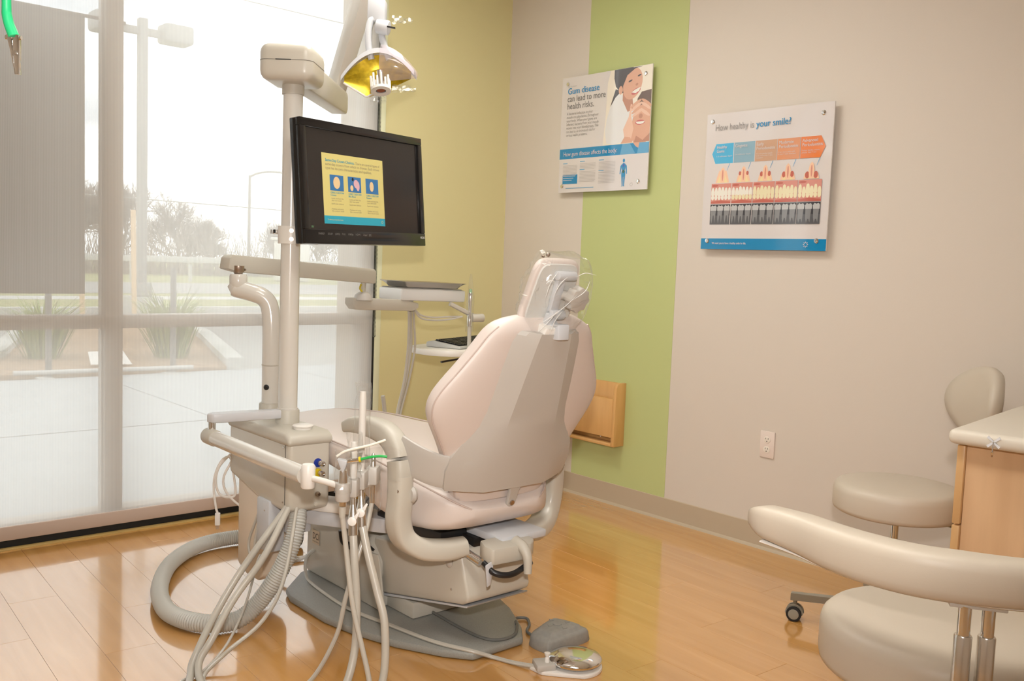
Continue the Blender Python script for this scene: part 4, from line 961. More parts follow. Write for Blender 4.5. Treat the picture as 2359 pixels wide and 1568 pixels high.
# corrugated vacuum hose looping on the floor
vp = cr_spline([(1.475, 2.70, .395), (1.455, 2.665, .33), (1.425, 2.655, .25), (1.385, 2.67, .16), (1.335, 2.70, .075), (1.275, 2.71, .036), (1.20, 2.735, .033), (1.145, 2.82, .033), (1.135, 2.95, .033), (1.20, 3.16, .033), (1.33, 3.38, .033), (1.50, 3.52, .033), (1.68, 3.53, .033), (1.80, 3.44, .033), (1.86, 3.36, .033)], 34)
L2 = 0; pts = []; step = .0042; acc = 0
for a, b in zip(vp, vp[1:]):
    d = (b-a).length; q = 0
    while acc+d-q >= step if False else False: pass
dist = [0]
for a, b in zip(vp, vp[1:]): dist.append(dist[-1]+(b-a).length)
N = int(dist[-1]/step); j = 0; cp_ = []
for i in range(N):
    s_ = i*step
    while dist[j+1] < s_: j += 1
    k_ = (s_-dist[j])/(dist[j+1]-dist[j]); cp_.append(vp[j].lerp(vp[j+1], k_))
vh = MB(); vh.tube(cp_, 1, n=16, spline=False) if False else None
Tn = V((0, 0, 1)); vsr = []; fsr = []; n_ = 16
for i, p in enumerate(cp_):
    t_ = (cp_[min(i+1, N-1)]-cp_[max(i-1, 0)]).normalized(); Tn = (Tn-t_*Tn.dot(t_)).normalized() if abs(Tn.dot(t_)) < .999 else t_.orthogonal(); bi = t_.cross(Tn); r_ = .0295 if i % 2 else .0262
    for q in range(n_): a_ = 2*math.pi*q/n_; vsr.append(p+(Tn*math.cos(a_)+bi*math.sin(a_))*r_)
for i in range(N-1):
    for q in range(n_): fsr.append((i*n_+q, i*n_+(q+1) % n_, (i+1)*n_+(q+1) % n_, (i+1)*n_+q))
vh.raw(vsr, fsr); tag(vh.build('vacuum_hose', CORR, ang=60), 'thick corrugated grey vacuum hose looped on the floor beside the chair', 'hose')
# white usb cable hanging off the box
us = thing('usb_cable', (1.36, 3.1, .25), 'thin white usb cable coiled and hanging behind the junction box', 'cable')
MB().tube([(1.425, 3.085, .485), (1.417, 3.086, .484), (1.387, 3.108, .44), (1.376, 3.11, .39), (1.385, 3.10, .345), (1.407, 3.078, .334), (1.43, 3.068, .345), (1.425, 3.075, .42), (1.417, 3.085, .474), (1.395, 3.105, .462), (1.374, 3.113, .41), (1.371, 3.113, .355), (1.369, 3.09, .30), (1.371, 3.08, .28)], .0042, n=8, res=8).build('cord', WHITE, us)
MB().tube([(1.425, 3.09, .46), (1.40, 3.10, .40), (1.405, 3.085, .35), (1.44, 3.05, .305), (1.47, 3.04, .30)], .0042, n=8).build('cord', WHITE, us)
pf_ = frame((1.371, 3.08, .283), (.85, -.5, 0), (.10, -.08, -.97))
pgo = MB(pf_).box((-.009, .0, -.006), (.009, .045, .006), .003).build('plug', WHITE, us)
MB(pf_).box((-.006, .045, -.0025), (.006, .058, .0025)).build('metal_tip', STEEL, pgo)
for k, pts in enumerate(([(1.72, 3.0, .10), (1.60, 3.12, .02), (1.66, 3.22, .012), (1.85, 3.2, .012)],)):
    tag(MB().tube(pts, .007, n=8).build('floor_cable', WHITE), 'short white cable on the floor behind the chair base', 'cable')
# dark suction line seen between the box and the seat
tag(MB().tube([(1.60, 2.83, .315), (1.66, 2.79, .31), (1.70, 2.70, .335), (1.71, 2.62, .40)], .004, n=8).build('black_cable', BLACK), 'thin black cable looping under the seat cushion', 'cable')

# ================================================================ FOOT CONTROLS
fc = thing('foot_control', (2.04, 2.05, 0), 'grey rounded triangular foot switch with embossed arrows on the floor', 'foot control')
FT = [(1.952, 2.005), (1.972, 1.988), (2.115, 1.985), (2.14, 2.015), (2.112, 2.105), (2.08, 2.122), (1.972, 2.088), (1.95, 2.06)]
def rtri(s_, z):
    c_ = V((2.045, 2.045, 0)); return [c_+(V((p.x, p.y, 0))-c_)*s_+V((0, 0, z)) for p in cr_spline([V((a, b, 0)) for a, b in FT], 5, True)]
MB().loft([rtri(1.0, 0), rtri(1.02, .004), rtri(.97, .030), rtri(.92, .038), rtri(.80, .041), rtri(.76, .042), rtri(.70, .051), rtri(.62, .054), rtri(.3, .055)]).build('housing', GREYPL, fc, ang=50)
em = MB()
for a, b in ((-.025, .01), (.012, .042), (.04, .0), (0, -.03)): em.prism([(-.009, -.006), (.009, -.006), (0, .010)], (2.045+a, 2.045+b, .0535), (1, 0, 0), (0, 1, 0), (0, 0, .003), .0006)
em.lathe([(0, .0), (.014, .0), (.014, .0045), (0, .0045)], (2.048, 2.05, .0535)); em.build('embossed_arrows', GREYPL, fc)
MB().tube([(1.97, 2.075, .014), (1.999, 2.103, .008), (2.014, 2.153, .006), (2.058, 2.19, .006), (2.085, 2.235, .007), (2.05, 2.25, .010), (1.99, 2.18, .03), (1.972, 2.155, .034), (1.916, 2.106, .0335), (1.854, 2.105, .0335), (1.82, 2.15, .0335), (1.814, 2.275, .0335), (1.817, 2.481, .04)], .0048, n=8, res=8).build('cord', mat('cord_grey', s2l(110, 110, 106), .5), fc)
fp = thing('foot_pedal', (1.93, 1.89, 0), 'polished chrome disc foot pedal on a white base with twin hose', 'foot pedal')
pb = MB(); pc_ = V((1.955, 1.875, 0))
q0 = V((1.855, 1.925, 0)); pb.prism([(p.x, p.y) for p in [pc_+V((math.cos(a_), math.sin(a_), 0))*.082 for a_ in [math.radians(-115+230*i/20) for i in range(21)]]]+[(1.87, 1.965), (1.835, 1.945), (1.838, 1.895), (1.875, 1.85)], (0, 0, 0), (1, 0, 0), (0, 1, 0), (0, 0, .012), .003); pb.build('base', WHITE, fp)
MB().lathe([(.0, .018), (.07, .020), (.079, .026), (.080, .031), (.076, .037), (.05, .045), (.02, .048), (0, .0485)], pc_, n=40).build('pedal_disc', CHROME, fp)
pv = MB(frame((1.862, 1.912, .010), (.87, -.45, 0), (.45, .87, 0))); pv.box((-.028, -.028, 0), (.03, .03, .02), .004); pvo = pv.build('valve_block', SHELLM, fp)
MB().lathe([(0, 0), (.007, 0), (.007, .012), (.005, .016), (.009, .024), (.009, .028), (0, .03)], (1.868, 1.905, .03)).build('adjust_screw', WHITE, pvo)
for k in (-1, 1):
    off = V((.3, .95, 0))*.0042*k
    P = [V((1.845, 1.935, .012)), V((1.818, 2.002, .007)), V((1.791, 2.071, .008)), V((1.735, 2.10, .03)), V((1.68, 2.209, .0345)), V((1.645, 2.394, .0345)), V((1.612, 2.601, .0345)), V((1.631, 2.867, .0345)), V((1.645, 2.94, .05)), V((1.66, 2.965, .10)), V((1.705, 2.98, .12))]
    MB().tube([p+off for p in P], .0052, n=8, res=8).build('hose', HOSE, fp)
# ================================================================ WALL POSTERS (acrylic on standoffs)
def poster(name, y_left, z0, W_, H_, label):
    p = thing(name, (XR-.033, y_left-W_/2, z0), label, 'poster', 'acrylic posters on the right wall')
    fr = frame((XR-.033, y_left, z0), (0, -1, 0), (0, 0, 1))
    MB(fr).box((0, 0, -.006), (W_, H_, 0), .0008, 1).build('acrylic_panel', mat('acrylic_edge', s2l(226, 220, 214), .06, coat=1), p)
    return p, fr
def ink(name, *c): return mat('ink_'+name, s2l(*c), .07, coat=.6)
def standoff(fr, x, y, p):
    a = fr @ V((x, y, 0)); o = MB().cyl(a+V((.03, 0, 0)), a+V((.005, 0, 0)), .006, n=12).build('standoff', STEEL, p)
    MB().lathe([(0, 0), (.010, 0), (.0105, .003), (.008, .006), (0, .007)], a, (-1, 0, 0)).build('cap', CHROME, o)
WHT = ink('white', 214, 207, 204); BLU = ink('blue', 22, 132, 184); LBL = ink('soft_blue', 92, 160, 200); GRY = ink('grey', 150, 146, 142); TXT = ink('text_grey', 110, 108, 108)
# ---- gum disease poster
W1, H1 = .607, .587
p1, f1 = poster('gum_disease_poster', 3.570, 1.569, W1, H1, 'acrylic poster about gum disease with a photo of a smiling couple')
SKIN = ink('skin', 214, 162, 134); SKIN2 = ink('skin_light', 228, 186, 160); HAIR = ink('hair', 74, 64, 62); CLOTH = ink('cloth', 222, 220, 218); BGP = ink('photo_cream', 232, 222, 206); LIP = ink('lip', 190, 96, 92); TEETH = ink('teeth', 232, 228, 216); BRN = ink('brown_hair', 104, 80, 68); SKIN3 = ink('skin_shadow', 184, 130, 104)
im = MB(); P_ = lambda pts: [(a*W1, b*H1) for a, b in pts]
L = [0.0004]
def lay(pts, mi): L[0] += .00002; flat(im, f1, P_(pts), L[0], mi)
def ov(cx_, cy_, rx, ry, rot=0): return oval(cx_, cy_, rx, ry, rot)
lay(rect(0, 0, 1, 1), 0); lay(rect(0, .294, 1, .382), 1)
lay([(.50, .382), (.999, .382), (.999, .999), (.56, .999), (.53, .9), (.52, .6)], 6)
lay([(.60, .999), (.80, .999), (.86, .9), (.80, .80), (.68, .80), (.62, .86), (.60, .93)], 4)      # hair
lay([(.62, .84), (.68, .82), (.67, .74), (.60, .70), (.57, .62), (.545, .55), (.55, .62), (.575, .72)], 4)  # pony tail
lay([(.66, .80), (.78, .74), (.84, .62), (.80, .50), (.76, .40), (.60, .386), (.54, .40), (.52, .5), (.535, .6), (.57, .70), (.62, .77)], 5)  # shirt
lay([(.70, .80), (.80, .78), (.82, .66), (.76, .64), (.70, .74)], 10)    # neck
lay(ov(.80, .865, .098, .130, -.35), 2); lay(ov(.675, .825, .022, .035), 2)
lay([(.68, .93), (.72, .995), (.90, .995), (.82, .985), (.74, .94), (.70, .86)], 4)
lay(ov(.838, .80, .05, .022, .35), 7); lay([(.792, .795), (.83, .815), (.885, .83), (.87, .80), (.835, .785)], 8)
lay(ov(.775, .89, .022, .007, .3), 4); lay(ov(.868, .925, .020, .007, .3), 4); lay(ov(.845, .855, .014, .010, .3), 10)
# man
lay([(.86, .74), (.90, .79), (.999, .80), (.999, .62), (.88, .62), (.85, .68)], 9)
lay([(.80, .40), (.84, .60), (.87, .68), (.999, .68), (.999, .40)], 2)
lay(ov(.90, .50, .095, .16), 2); lay([(.84, .386), (.86, .44), (.93, .40), (.999, .45), (.999, .386)], 10)
lay(ov(.895, .545, .05, .02, .0), 7); lay([(.85, .552), (.945, .552), (.93, .535), (.90, .53), (.865, .535)], 8); lay(ov(.90, .595, .02, .02), 10)
# her hands over his eyes
lay([(.74, .42), (.72, .50), (.775, .60), (.79, .70), (.805, .70), (.80, .60), (.83, .50), (.81, .42)], 3)
for k in range(4): lay(ov(.845+.008*k, .70-.024*k, .065, .014, .5), 3 if k % 2 else 2)
for k in range(4): lay(ov(.955-.004*k, .70-.026*k, .06, .014, -.55), 3 if k % 2 else 2)
lay([(.70, .386), (.74, .44), (.80, .43), (.83, .386)], 2)
lay([(.72, .382), (.80, .382), (.86, .30), (.83, .294), (.70, .294)], 11); lay([(.90, .382), (.999, .382), (.999, .294), (.88, .294)], 11)
# lower third: body figure, columns of small print, blue box
for (x, y, rx, ry) in ((.745, .245, .012, .016), (.745, .19, .020, .036), (.745, .14, .022, .03)): lay(ov(x, y, rx, ry), 1)
for sg in (-1, 1):
    lay([(.745+sg*.016, .22), (.745+sg*.034, .20), (.745+sg*.040, .135), (.745+sg*.032, .133), (.745+sg*.022, .18)], 1)
    lay([(.745+sg*.002, .13), (.745+sg*.022, .13), (.745+sg*.012, .038), (.745+sg*.020, .032), (.745+sg*.003, .032)], 1)
lay(ov(.745, .155, .012, .014), 12); lay(ov(.745, .205, .009, .012), 13)
lay(rect(.048, .075, .225, .155), 1)
star_logo(im, f1, .835*W1, .045*H1, .011, L[0]+.0001, 14)
for x, y0, n_, w_ in ((.048, .245, 8, .175), (.25, .255, 5, .19), (.25, .185, 8, .19), (.47, .255, 8, .19), (.47, .165, 8, .19)):
    lay(rect(x, y0+.006, x+w_*.3, y0+.012), 11)
    for k in range(n_): lay(rect(x, y0-.012*(k+1), x+w_*(.93-.25*((k*37) % 7)/7 if k == n_-1 else .97), y0-.012*(k+1)+.0028), 14)
for k in range(3): lay(rect(.055, .14-.018*k, .20-.02*k, .144-.018*k), 0)
lay(rect(.09, .035, .42, .040), 11)
im.build('printed_sheet', [WHT, BLU, SKIN, SKIN2, HAIR, CLOTH, BGP, LIP, TEETH, BRN, SKIN3, LBL, ink('dark_green', 50, 84, 50), ink('indigo', 70, 80, 170), ink('pale_grey', 176, 170, 166)], p1, smooth=False)
Zt = L[0]+.0003
text('DID YOU KNOW?', .009, GRY, f1, .075*W1, .915*H1, p1, 0, Zt, .10*W1)
text('Gum disease', .045, BLU, f1, .07*W1, .855*H1, p1, .0005, Zt, .365*W1)
text('can lead to more', .045, TXT, f1, .07*W1, .79*H1, p1, -.0004, Zt, .44*W1)
text('health risks.', .045, TXT, f1, .07*W1, .725*H1, p1, -.0004, Zt, .31*W1)
for k, (s_, w_) in enumerate((('A bacterial infection in your', .305), ('mouth can play havoc throughout', .37), ('your body. When your gums are', .355), ('infected, bacteria from your mouth', .375), ('moves into your bloodstream. This', .375), ('can lead to an increased risk for', .34), ('serious health problems.', .25))):
    text(s_, .019, GRY, f1, .07*W1, (.675-.031*k)*H1, p1, -.0002, Zt, w_*W1)
text('How gum disease affects the body:', .031, WHT, f1, .048*W1, .318*H1, p1, 0, Zt, .615*W1)
for x, y in ((.07, .945), (.935, .93), (.045, .058), (.905, .068)): standoff(f1, x*W1, y*H1, p1)
# ---- healthy smile poster
W2, H2 = .621, .595
p2, f2 = poster('smile_poster', 2.628, 1.291, W2, H2, 'acrylic poster asking how healthy is your smile, with tooth pictures')
im = MB(); L = [.0004]
def lay(pts, mi): L[0] += .00002; flat(im, f2, [(a*W2, b*H2) for a, b in pts], L[0], mi)
cols = [ink('stage_blue', 80, 178, 220), ink('stage_slate', 140, 174, 190), ink('stage_tan', 200, 160, 132), ink('stage_peach', 214, 146, 104), ink('stage_orange', 222, 122, 58)]
GUM = ink('gum_pink', 208, 140, 126); GUMR = ink('gum_red', 190, 104, 90); PALEP = ink('pale_flesh', 238, 196, 164); IVORY = ink('ivory', 234, 214, 160); XD = ink('xray_dark', 66, 66, 70); XM = ink('xray_mid', 134, 134, 136); XL = ink('xray_light', 188, 188, 188); TY = ink('tooth_yellow', 228, 218, 180)
mats = [WHT, BLU]+cols+[GUM, GUMR, PALEP, IVORY, XD, XM, XL, TY, TEETH, LBL, ink('xray_bone', 92, 92, 95)]
lay(rect(0, 0, 1, 1), 0); lay(rect(0, 0, 1, .080), 1)
xs = [.065, .2415, .418, .5945, .771, .948]
for k in range(5):
    a, b = xs[k]+.003, xs[k+1]-.003
    if k == 0: pts = [(a+.022, .632), (b, .632), (b, .778), (a+.022, .778), (a-.01, .705)]
    elif k == 4: pts = [(a, .632), (b-.025, .632), (b+.01, .705), (b-.025, .778), (a, .778)]
    else: pts = rect(a, .632, b, .778)
    lay(pts, 2+k)
    cx_ = (a+b)/2+.005; dr = .012*k
    lay([(cx_-.058, .49), (cx_-.048, .53), (cx_-.030, .58-dr), (cx_-.018, .575-dr), (cx_-.02, .49)], 9); lay([(cx_+.058, .49), (cx_+.048, .53), (cx_+.030, .58-dr), (cx_+.018, .575-dr), (cx_+.02, .49)], 9)
    lay([(cx_-.045, .49), (cx_-.022, .55-dr), (cx_-.01, .49)], 10); lay([(cx_+.045, .49), (cx_+.022, .55-dr), (cx_+.01, .49)], 10)
    if k > 0: lay(ov(cx_-.030, .565-dr, .008+.002*k, .012+.003*k), 8); lay(ov(cx_+.032, .565-dr, .008+.002*k, .012+.003*k), 8)
    lay([(cx_-.016, .49), (cx_-.022, .55), (cx_-.014, .59), (cx_, .605), (cx_+.014, .59), (cx_+.022, .55), (cx_+.016, .49)], 9); lay(ov(cx_, .545, .006, .042), 7)
    lay([(cx_+.034, .58), (cx_+.037, .58), (cx_+.058, .63), (cx_+.053, .63)], 16)
    # mouth photograph
    lay(rect(a, .337, b, .485), 7); lay([(a, .337), (b, .337), (b, .352), ((a+b)/2, .362), (a, .352)], 8)
    wdt = (b-a)/6
    for q in range(6):
        big = 1.15 if q in (2, 3) else 1
        xc_ = a+wdt*(q+.5); yc_ = .425-.004*k*(q % 2); ww = wdt*.5*big; hh_ = .031*big
        lay([(xc_-ww*.92, yc_-hh_*.8), (xc_-ww*.5, yc_-hh_), (xc_+ww*.5, yc_-hh_), (xc_+ww*.92, yc_-hh_*.8), (xc_+ww*.95, yc_), (xc_+ww*.6, yc_+hh_*.8), (xc_, yc_+hh_), (xc_-ww*.6, yc_+hh_*.8), (xc_-ww*.95, yc_)], 15 if k < 2 else 14)
        lay(ov(a+wdt*(q+.5), .382, wdt*.46, .019), 14 if k else 15)
    lay(ov(a+wdt*1.1, .47, wdt, .008), 8)
    # x-ray
    lay(rect(a, .183, b, .332), 11); lay(rect(a, .183, b, .25), 17)
    for q in range(3):
        xq = a+(b-a)*(q+.5)/3
        lay([(xq-.020, .215+.006*q), (xq-.012, .19), (xq-.004, .25-.008*k), (xq+.004, .25-.008*k), (xq+.013, .192), (xq+.021, .29), (xq-.022, .29)], 12)
        lay([(xq-.024, .285), (xq+.024, .285), (xq+.026, .312), (xq+.015, .325), (xq, .319), (xq-.014, .326), (xq-.026, .31)], 13)
star_logo(im, f2, .855*W2, .042*H2, .0125, L[0]+.0001, 0)
im.build('printed_sheet', mats, p2, smooth=False); Zt = L[0]+.0003
text('How healthy is ', .040, GRY, f2, .075*W2, .875*H2, p2, -.0004, Zt, .32*W2)
text('your smile?', .040, BLU, f2, .418*W2, .875*H2, p2, .0005, Zt, .27*W2)
for k, (s_, s2) in enumerate((('Healthy\nGums', '1-3 millimeter depth'), ('Gingivitis', '3-4 millimeter depth'), ('Early\nPeriodontitis', '4-5 mm pocket depth\nwith more than 1 mm\nrecession'), ('Moderate\nPeriodontitis', '5 or more with with\n4 mm+ with attached'), ('Advanced\nPeriodontitis', 'Pocket depths present\ngreater than 7 mm'))):
    x = (xs[k]+(.035 if k == 0 else .013))*W2
    text(s_, .0185, WHT, f2, x, .742*H2, p2, .0002, Zt, {0: .085, 1: .10, 4: .15}.get(k, .145)*W2, lines=.95)
    text(s2, .0085, WHT, f2, x, .680*H2 if '\n' in s_ else .686*H2, p2, 0, Zt, .13*W2)
text('We want you to have a healthy smile for life.', .0125, WHT, f2, .10*W2, .038*H2, p2, .0002, Zt, .29*W2)
for x, y in ((.05, .945), (.925, .93), (.055, .062), (.93, .068)): standoff(f2, x*W2, y*H2, p2)

# ================================================================ OUTLET, MAGAZINE RACK
ot = thing('wall_outlet', (XR, 2.24, .40), 'white duplex wall outlet on the beige wall', 'outlet')
MB().box((XR-.007, 2.204, .401), (XR-.0003, 2.275, .516), .003).build('cover_plate', mat('plate_ivory', s2l(226, 212, 202), .4), ot)
for z in (.437, .48):
    b = MB(); b.prism(oval(0, 0, .0165, .0145, 0, 20), (XR-.0065, 2.2395, z), (0, -1, 0), (0, 0, 1), (-.0025, 0, 0), .0006); bo = b.build('receptacle', mat('receptacle_ivory', s2l(234, 226, 214), .4), ot)
    for dy in (-.006, .006): MB().box((XR-.0096, 2.2395+dy-.001, z+.001), (XR-.0088, 2.2395+dy+.001, z+.008)).build('slot', RUBBER, bo)
    MB().cyl((XR-.0088, 2.2395, z-.007), (XR-.0096, 2.2395, z-.007), .0023, n=10).build('ground_hole', RUBBER, bo)
mr_ = thing('magazine_rack', (XR, 3.25, .30), 'honey maple magazine rack on the green stripe behind the chair', 'magazine rack')
yA, yB = 3.06, 3.46
side = [(0, .308), (-.075, .308), (-.078, .315), (-.07, .60), (-.062, .618), (-.045, .624), (0, .624)]
for y in (yA, yB-.02): MB().prism(side, (XR-.001, y, 0), (1, 0, 0), (0, 0, 1), (0, .02, 0), .003).build('side_panel', MAPLE_D, mr_)
MB().box((XR-.018, yA+.02, .31), (XR-.001, yB-.02, .62), .002).build('back_panel', MAPLE_D, mr_)
MB().box((XR-.074, yA+.02, .352), (XR-.060, yB-.02, .545), .002).build('front_panel', MAPLE_D, mr_)
MB().box((XR-.074, yA+.02, .308), (XR-.018, yB-.02, .324), .002).build('bottom_rail', MAPLE_D, mr_)
MB().cyl((XR-.019, 3.2, .338), (XR-.021, 3.2, .338), .004, n=10).build('screw', STEEL, mr_)

# ================================================================ KEYBOARD SHELF
ks = thing('keyboard_shelf', (2.85, 3.55, .78), 'white rounded keyboard shelf on a bracket from the yellow wall', 'keyboard shelf')
kf = frame((2.45, 3.34, .80), (.94, .34, 0), (-.34, .94, 0))
out = [(.0, .0), (.02, -.09), (.08, -.15), (.17, -.17), (.70, -.17), (.74, -.13), (.74, .13), (.70, .17), (.14, .17), (.05, .12)]
cs = cr_spline([V((a, b, 0)) for a, b in out], 5, True)
MB(kf).prism([(p.x, p.y) for p in cs], (0, 0, -.028), (1, 0, 0), (0, 1, 0), (0, 0, .026), .008).build('shelf_top', mat('shelf_white', s2l(228, 224, 216), .35), ks)
MB().tube([(3.0, 3.56, .772), (3.2, 3.72, .75), (3.38, 4.0, .75)], 1, n=12, sec=(.03, .012), up=(0, 0, 1)).build('support_arm', GREYPL, ks)
MB().box((3.33, 4.005, .68), (3.43, 4.0295, .80), .004).build('wall_plate', GREYPL, ks)
MB(kf).tube([(.21, -.12, -.028), (.18, -.10, -.04), (.12, -.06, -.052), (.07, -.03, -.06)], 1, n=10, sec=(.008, .004), up=(0, 0, 1)).build('tilt_lever', BLACK, ks)
kbd = thing('keyboard', (2.8, 3.48, .80), 'black computer keyboard with pale grey rim on the white shelf', 'keyboard')
kk_ = MB(kf); kk_.prism([(-.10, .0), (.085, .0), (.085, .022), (.05, .030), (-.10, .012)], (.115, 0, -.001), (0, 1, 0), (0, 0, 1), (.455, 0, 0), .004); kk_.build('case', mat('keyboard_rim', s2l(190, 190, 186), .4), kbd)
def kz(b): return .012+(b+.10)/.15*.018+.0005
MB(kf).prism([(-.09, kz(-.09)), (.045, kz(.045)), (.045, kz(.045)+.001), (-.09, kz(-.09)+.001)], (.125, 0, -.001), (0, 1, 0), (0, 0, 1), (.435, 0, 0)).build('key_bed', BLACK, kbd)
for r in range(6):
    for c_ in range(18):
        a = .128+c_*.024; b = -.086+r*.022
        MB(kf).box((a, b, kz(b)), (a+.020, b+.018, kz(b)+.007), .0015, 1).build('key', BLACK, kbd, smooth=False)

# ================================================================ STOOLS
SEATM = mat('stool_vinyl', s2l(198, 187, 171), .45, bump=.05, bump_scale=500)
TAUPE = mat('stool_taupe', s2l(172, 158, 128), .5, bump=.05, bump_scale=500)
GREYB = mat('stool_base_grey', s2l(150, 144, 130), .4)
def castor(p, r, ang, parent):
    q = Matrix.Translation(p) @ Matrix.Rotation(ang, 4, 'Z')
    c_ = MB(q); c_.cyl((0, 0, .045), (0, 0, .075), .007, n=10)
    for s_ in (-1, 1): c_.prism([(0.03*math.cos(t), .028+.03*math.sin(t)) for t in [math.radians(x) for x in range(-10, 200, 15)]]+[(-.02, .03), (.02, .03)], (0, s_*.011-.003, 0), (1, 0, 0), (0, 0, 1), (0, .006, 0))
    co_ = c_.build('castor', GREYB, parent)
    for s_ in (-1, 1):
        wq = MB(q); wq.cyl((0, s_*.006, .026), (0, s_*.024, .026), .026, n=20, w=.002); wo = wq.build('wheel', RUBBER, co_)
    for s_ in (-1, 1): MB(q).cyl((0, s_*.022, .026), (0, s_*.0255, .026), .018, n=18, w=.001).build('hub_cap', GREYB, co_)
def stool_base(c, R_, a0, parent, z_seat, ring=None):
    hubo = MB().lathe([(0, .075), (.04, .075), (.045, .09), (.035, .115), (.026, .13), (0, .13)], (c[0], c[1], 0)).build('base_hub', GREYB, parent)
    for k in range(5):
        a_ = a0+k*2*math.pi/5; d = V((math.cos(a_), math.sin(a_), 0)); s_ = V((-d.y, d.x, 0)); p = V((c[0], c[1], 0))
        l_ = MB(); l_.loft([[p+d*.03+s_*.02*sg+V((0, 0, z)) for sg, z in ((-1, .08), (1, .08), (1, .115), (-1, .115))], [p+d*R_*.6+s_*.015*sg+V((0, 0, z)) for sg, z in ((-1, .082), (1, .082), (1, .105), (-1, .105))], [p+d*(R_+.015)+s_*.011*sg+V((0, 0, z)) for sg, z in ((-1, .07), (1, .07), (1, .095), (-1, .095))]])
        l_.build('leg', GREYB, parent)
        castor(p+d*R_, R_, a_+.5*k, parent)
    MB().cyl((c[0], c[1], .12), (c[0], c[1], .27), .022, n=20).build('gas_cylinder', GREYB, parent)
    MB().cyl((c[0], c[1], .25), (c[0], c[1], z_seat), .0125, n=18).build('piston', CHROME, parent)
def seat(c, r, z0, z1, m_, parent, tilt=0):
    h = z1-z0
    MB().lathe([(0, 0), (r-.012, 0), (r-.002, .006), (r, .016), (r, h-.028), (r-.004, h-.014), (r-.014, h-.004), (r-.03, h), (r*.5, h+.004), (0, h+.005)], (c[0], c[1], z0), n=48).build('seat', m_, parent, ang=80)
cA = (2.965, 1.415)
sA = thing('operator_stool', (cA[0], cA[1], 0), 'taupe round operator stool with oval backrest tucked beside the cabinet', 'stool', 'dental stools')
seat(cA, .20, .428, .522, SEATM, sA); stool_base(cA, .30, math.radians(112.5), sA, .43)
MB().lathe([(0, 0), (.09, 0), (.09, .012), (0, .012)], (cA[0], cA[1], .417)).build('seat_plate', GREYB, sA)
bn_ = V((-.75, .65, .10)).normalized(); bcn = V((3.27, 1.285, .785)); bxx = V((0, 0, 1)).cross(bn_).normalized(); bzz = bn_.cross(bxx)
bp_ = MB(); rings = []
for sc2, off in ((.0, -.030), (.7, -.029), (.93, -.022), (1, -.008), (1, .006), (.95, .018), (.75, .026), (.0, .029)):
    rings.append([bcn+bxx*(.16*sc2*math.cos(t))+bzz*(.125*sc2*math.sin(t))+bn_*(off+.05*(sc2*math.cos(t))**2*1.0) for t in [2*math.pi*q/40 for q in range(40)]])
bpo = bp_.loft(rings).build('backrest', SEATM, sA, ang=80)
MB().tube([bcn-bn_*.028+V((0, 0, -.02)), bcn-bn_*.05+V((0, 0, -.15)), V((3.30, 1.262, .50)), V((3.24, 1.29, .412)), V((2.99, 1.40, .412))], 1, n=10, sec=(.018, .006), up=tuple(bn_)).build('back_bar', GREYB, sA)
MB().tube([(3.02, 1.30, .415), (3.02, 1.24, .408), (3.01, 1.20, .398)], .008, n=8).build('height_lever', GREYB, sA)
cB = (1.832, .757)
sB = thing('assistant_stool', (cB[0], cB[1], 0), 'blush assistant stool with curved padded arm rail in the right foreground', 'stool', 'dental stools')
seat(cB, .235, .43, .53, SEATM, sB); stool_base(cB, .30, math.radians(20), sB, .43)
MB().lathe([(0, 0), (.10, 0), (.10, .012), (0, .012)], (cB[0], cB[1], .418)).build('seat_plate', GREYB, sB)
br_ = [(1.632, 1.075, .698), (1.615, 1.03, .70), (1.598, .94, .70), (1.572, .86, .70), (1.560, .785, .70), (1.566, .712, .70), (1.595, .645, .70), (1.648, .565, .70), (1.72, .505, .70), (1.80, .47, .70)]
bo_ = MB(); bo_.tube(br_, [.45, .82, .95, 1.02, 1.05, 1.05, 1.05, 1.0, .9, .5], n=26, res=8, sec=(.034, .040), up=(0, 0, 1)); bro = bo_.build('body_rail', SEATM, sB, ang=85)
MB().tube([(p[0]+.004, p[1], .6615) for p in br_[1:-1]], 1, n=10, res=8, sec=(.026, .0035), up=(0, 0, 1)).build('rail_plate', WHITE, bro)
post = V((1.61, .618, 0))
bk_ = MB(frame((post.x, post.y, .652), (.55, -.83, 0), (.83, .55, 0))); bk_.box((-.045, -.016, 0), (.045, .016, .010), .002); bk_.build('rail_bracket', SHELLM, sB)
for d in (V((-.016, .012, 0)), V((.010, -.016, 0))):
    MB().cyl(post+d+V((0, 0, .53)), post+d+V((0, 0, .655)), .011, n=16).build('rail_rod', CHROME, sB)
    MB().cyl(post+d+V((0, 0, .40)), post+d+V((0, 0, .605)), .0145, n=18, w=.003).build('rail_sleeve', STEEL, sB)
MB().lathe([(0, 0), (.02, 0), (.024, .004), (.024, .02), (.018, .026), (0, .027)], post+V((.02, -.02, .47)), (-.3, -.9, .1)).build('lock_knob', WHITE, sB)
MB().tube([post+V((0, 0, .41)), post+V((.03, .02, .395)), V((1.74, .70, .40)), V((cB[0], cB[1], .405))], 1, n=10, sec=(.02, .008), up=(0, 0, 1)).build('rail_bracket', GREYB, sB)

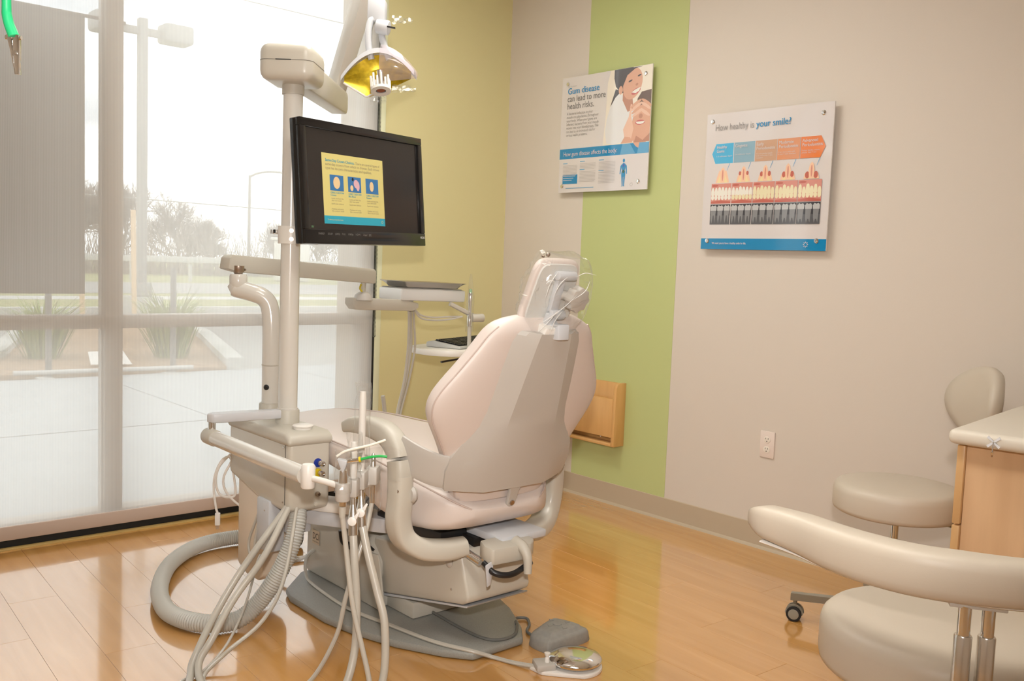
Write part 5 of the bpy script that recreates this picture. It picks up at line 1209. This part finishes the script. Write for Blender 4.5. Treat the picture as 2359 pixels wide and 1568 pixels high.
# ================================================================ CABINET AND WORKTOP
ca_ = math.radians(6.7); cf = frame((2.545, 1.082, 0), (math.cos(ca_), math.sin(ca_), 0), (-math.sin(ca_), math.cos(ca_), 0))
cb_ = thing('drawer_cabinet', (2.9, .7, 0), 'maple drawer cabinet with plain side panel under the worktop', 'cabinet')
MB(cf).box((.04, -.80, .0), (.82, -.035, .758), .002).build('carcass', MAPLE, cb_)
for z0, z1 in ((.125, .31), (.315, .53), (.535, .752)): 
    d_ = MB(cf).box((.028, -.034, z0), (.80, -.014, z1), .002).build('drawer_front', veneer('maple_edge', s2l(206, 164, 112), s2l(218, 178, 128)), cb_)
    MB(cf).tube([(.36, -.014, z1-.06), (.37, .008, z1-.06), (.46, .008, z1-.06), (.47, -.014, z1-.06)], .004, n=8).build('handle', CHROME, d_)
wtp = MB(cf); wtp.box((-.02, -.82, .759), (.845, .0, .80), .017, 4)
tag(wtp.build('worktop', mat('laminate_white', s2l(222, 214, 200), .4), ang=60), 'white laminate worktop with rounded edge over the maple cabinet', 'worktop')
hk = thing('adhesive_hook', (2.5, .99, .75), 'small clear plastic adhesive hook on the worktop edge', 'hook')
hfm = frame(cf @ V((-.0202, -.115, .78)), tuple(cf.to_3x3() @ V((0, -1, 0))), (0, 0, 1))
pad = MB(hfm)
for sx1 in (-1, 1):
    for sy1 in (-1, 1): pad.prism([(0, .003*sy1), (.013*sx1, .016*sy1), (.017*sx1, .010*sy1), (.003*sx1, 0)], (0, 0, .0003), (1, 0, 0), (0, 1, 0), (0, 0, .002))
pad.build('pad', mat('hook_clear', s2l(232, 234, 240), .1), hk)
MB(hfm).tube([(0, .0, .004), (0, -.012, .006), (0, -.024, .007), (.001, -.030, .012), (.002, -.024, .017)], .0018, n=8).build('wire_hook', CHROME, hk)

# ================================================================ BIB CLIP hanging near the lens
bc_ = thing('bib_clip', (.24, 1.015, 1.36), 'alligator bib clip on a bright green cord at the top left corner', 'bib clip')
b0 = V((.2405, 1.014, 1.398))
MB().tube([b0, b0+V((-.0045, .004, .018)), b0+V((-.005, .005, .045)), b0+V((-.006, .006, .2)), V((.232, 1.02, ZC-.001))], [.0052, .0048, .0042, .0038, .0038], n=10).build('green_cord', mat('cord_green', s2l(30, 172, 108), .4), bc_)
rw = V((RR.x, RR.y, 0)).normalized(); cl = frame(b0, rw, (0, 0, 1))
for sg in (-1, 1):
    MB(cl).prism([(sg*.006, .001), (sg*.0015, .002), (sg*.0, -.012), (.0025, -.036), (.004+sg*.0018, -.036), (sg*.004+.002, -.014)], (0, 0, -.003), (1, 0, 0), (0, 1, 0), (0, 0, .006), .0006).build('jaw', CHROME, bc_)
MB(cl).cyl((-.0075, -.001, 0), (.0075, -.001, 0), .0022, n=10).build('hinge_pin', CHROME, bc_)
MB(cl).cyl((.003, -.016, .003), (.003, -.016, .006), .002, n=10).build('rivet', STEEL, bc_)

# ---------------------------------------------------------------- tidy helper properties
for o in bpy.data.objects:
    if '_org' in o: del o['_org']
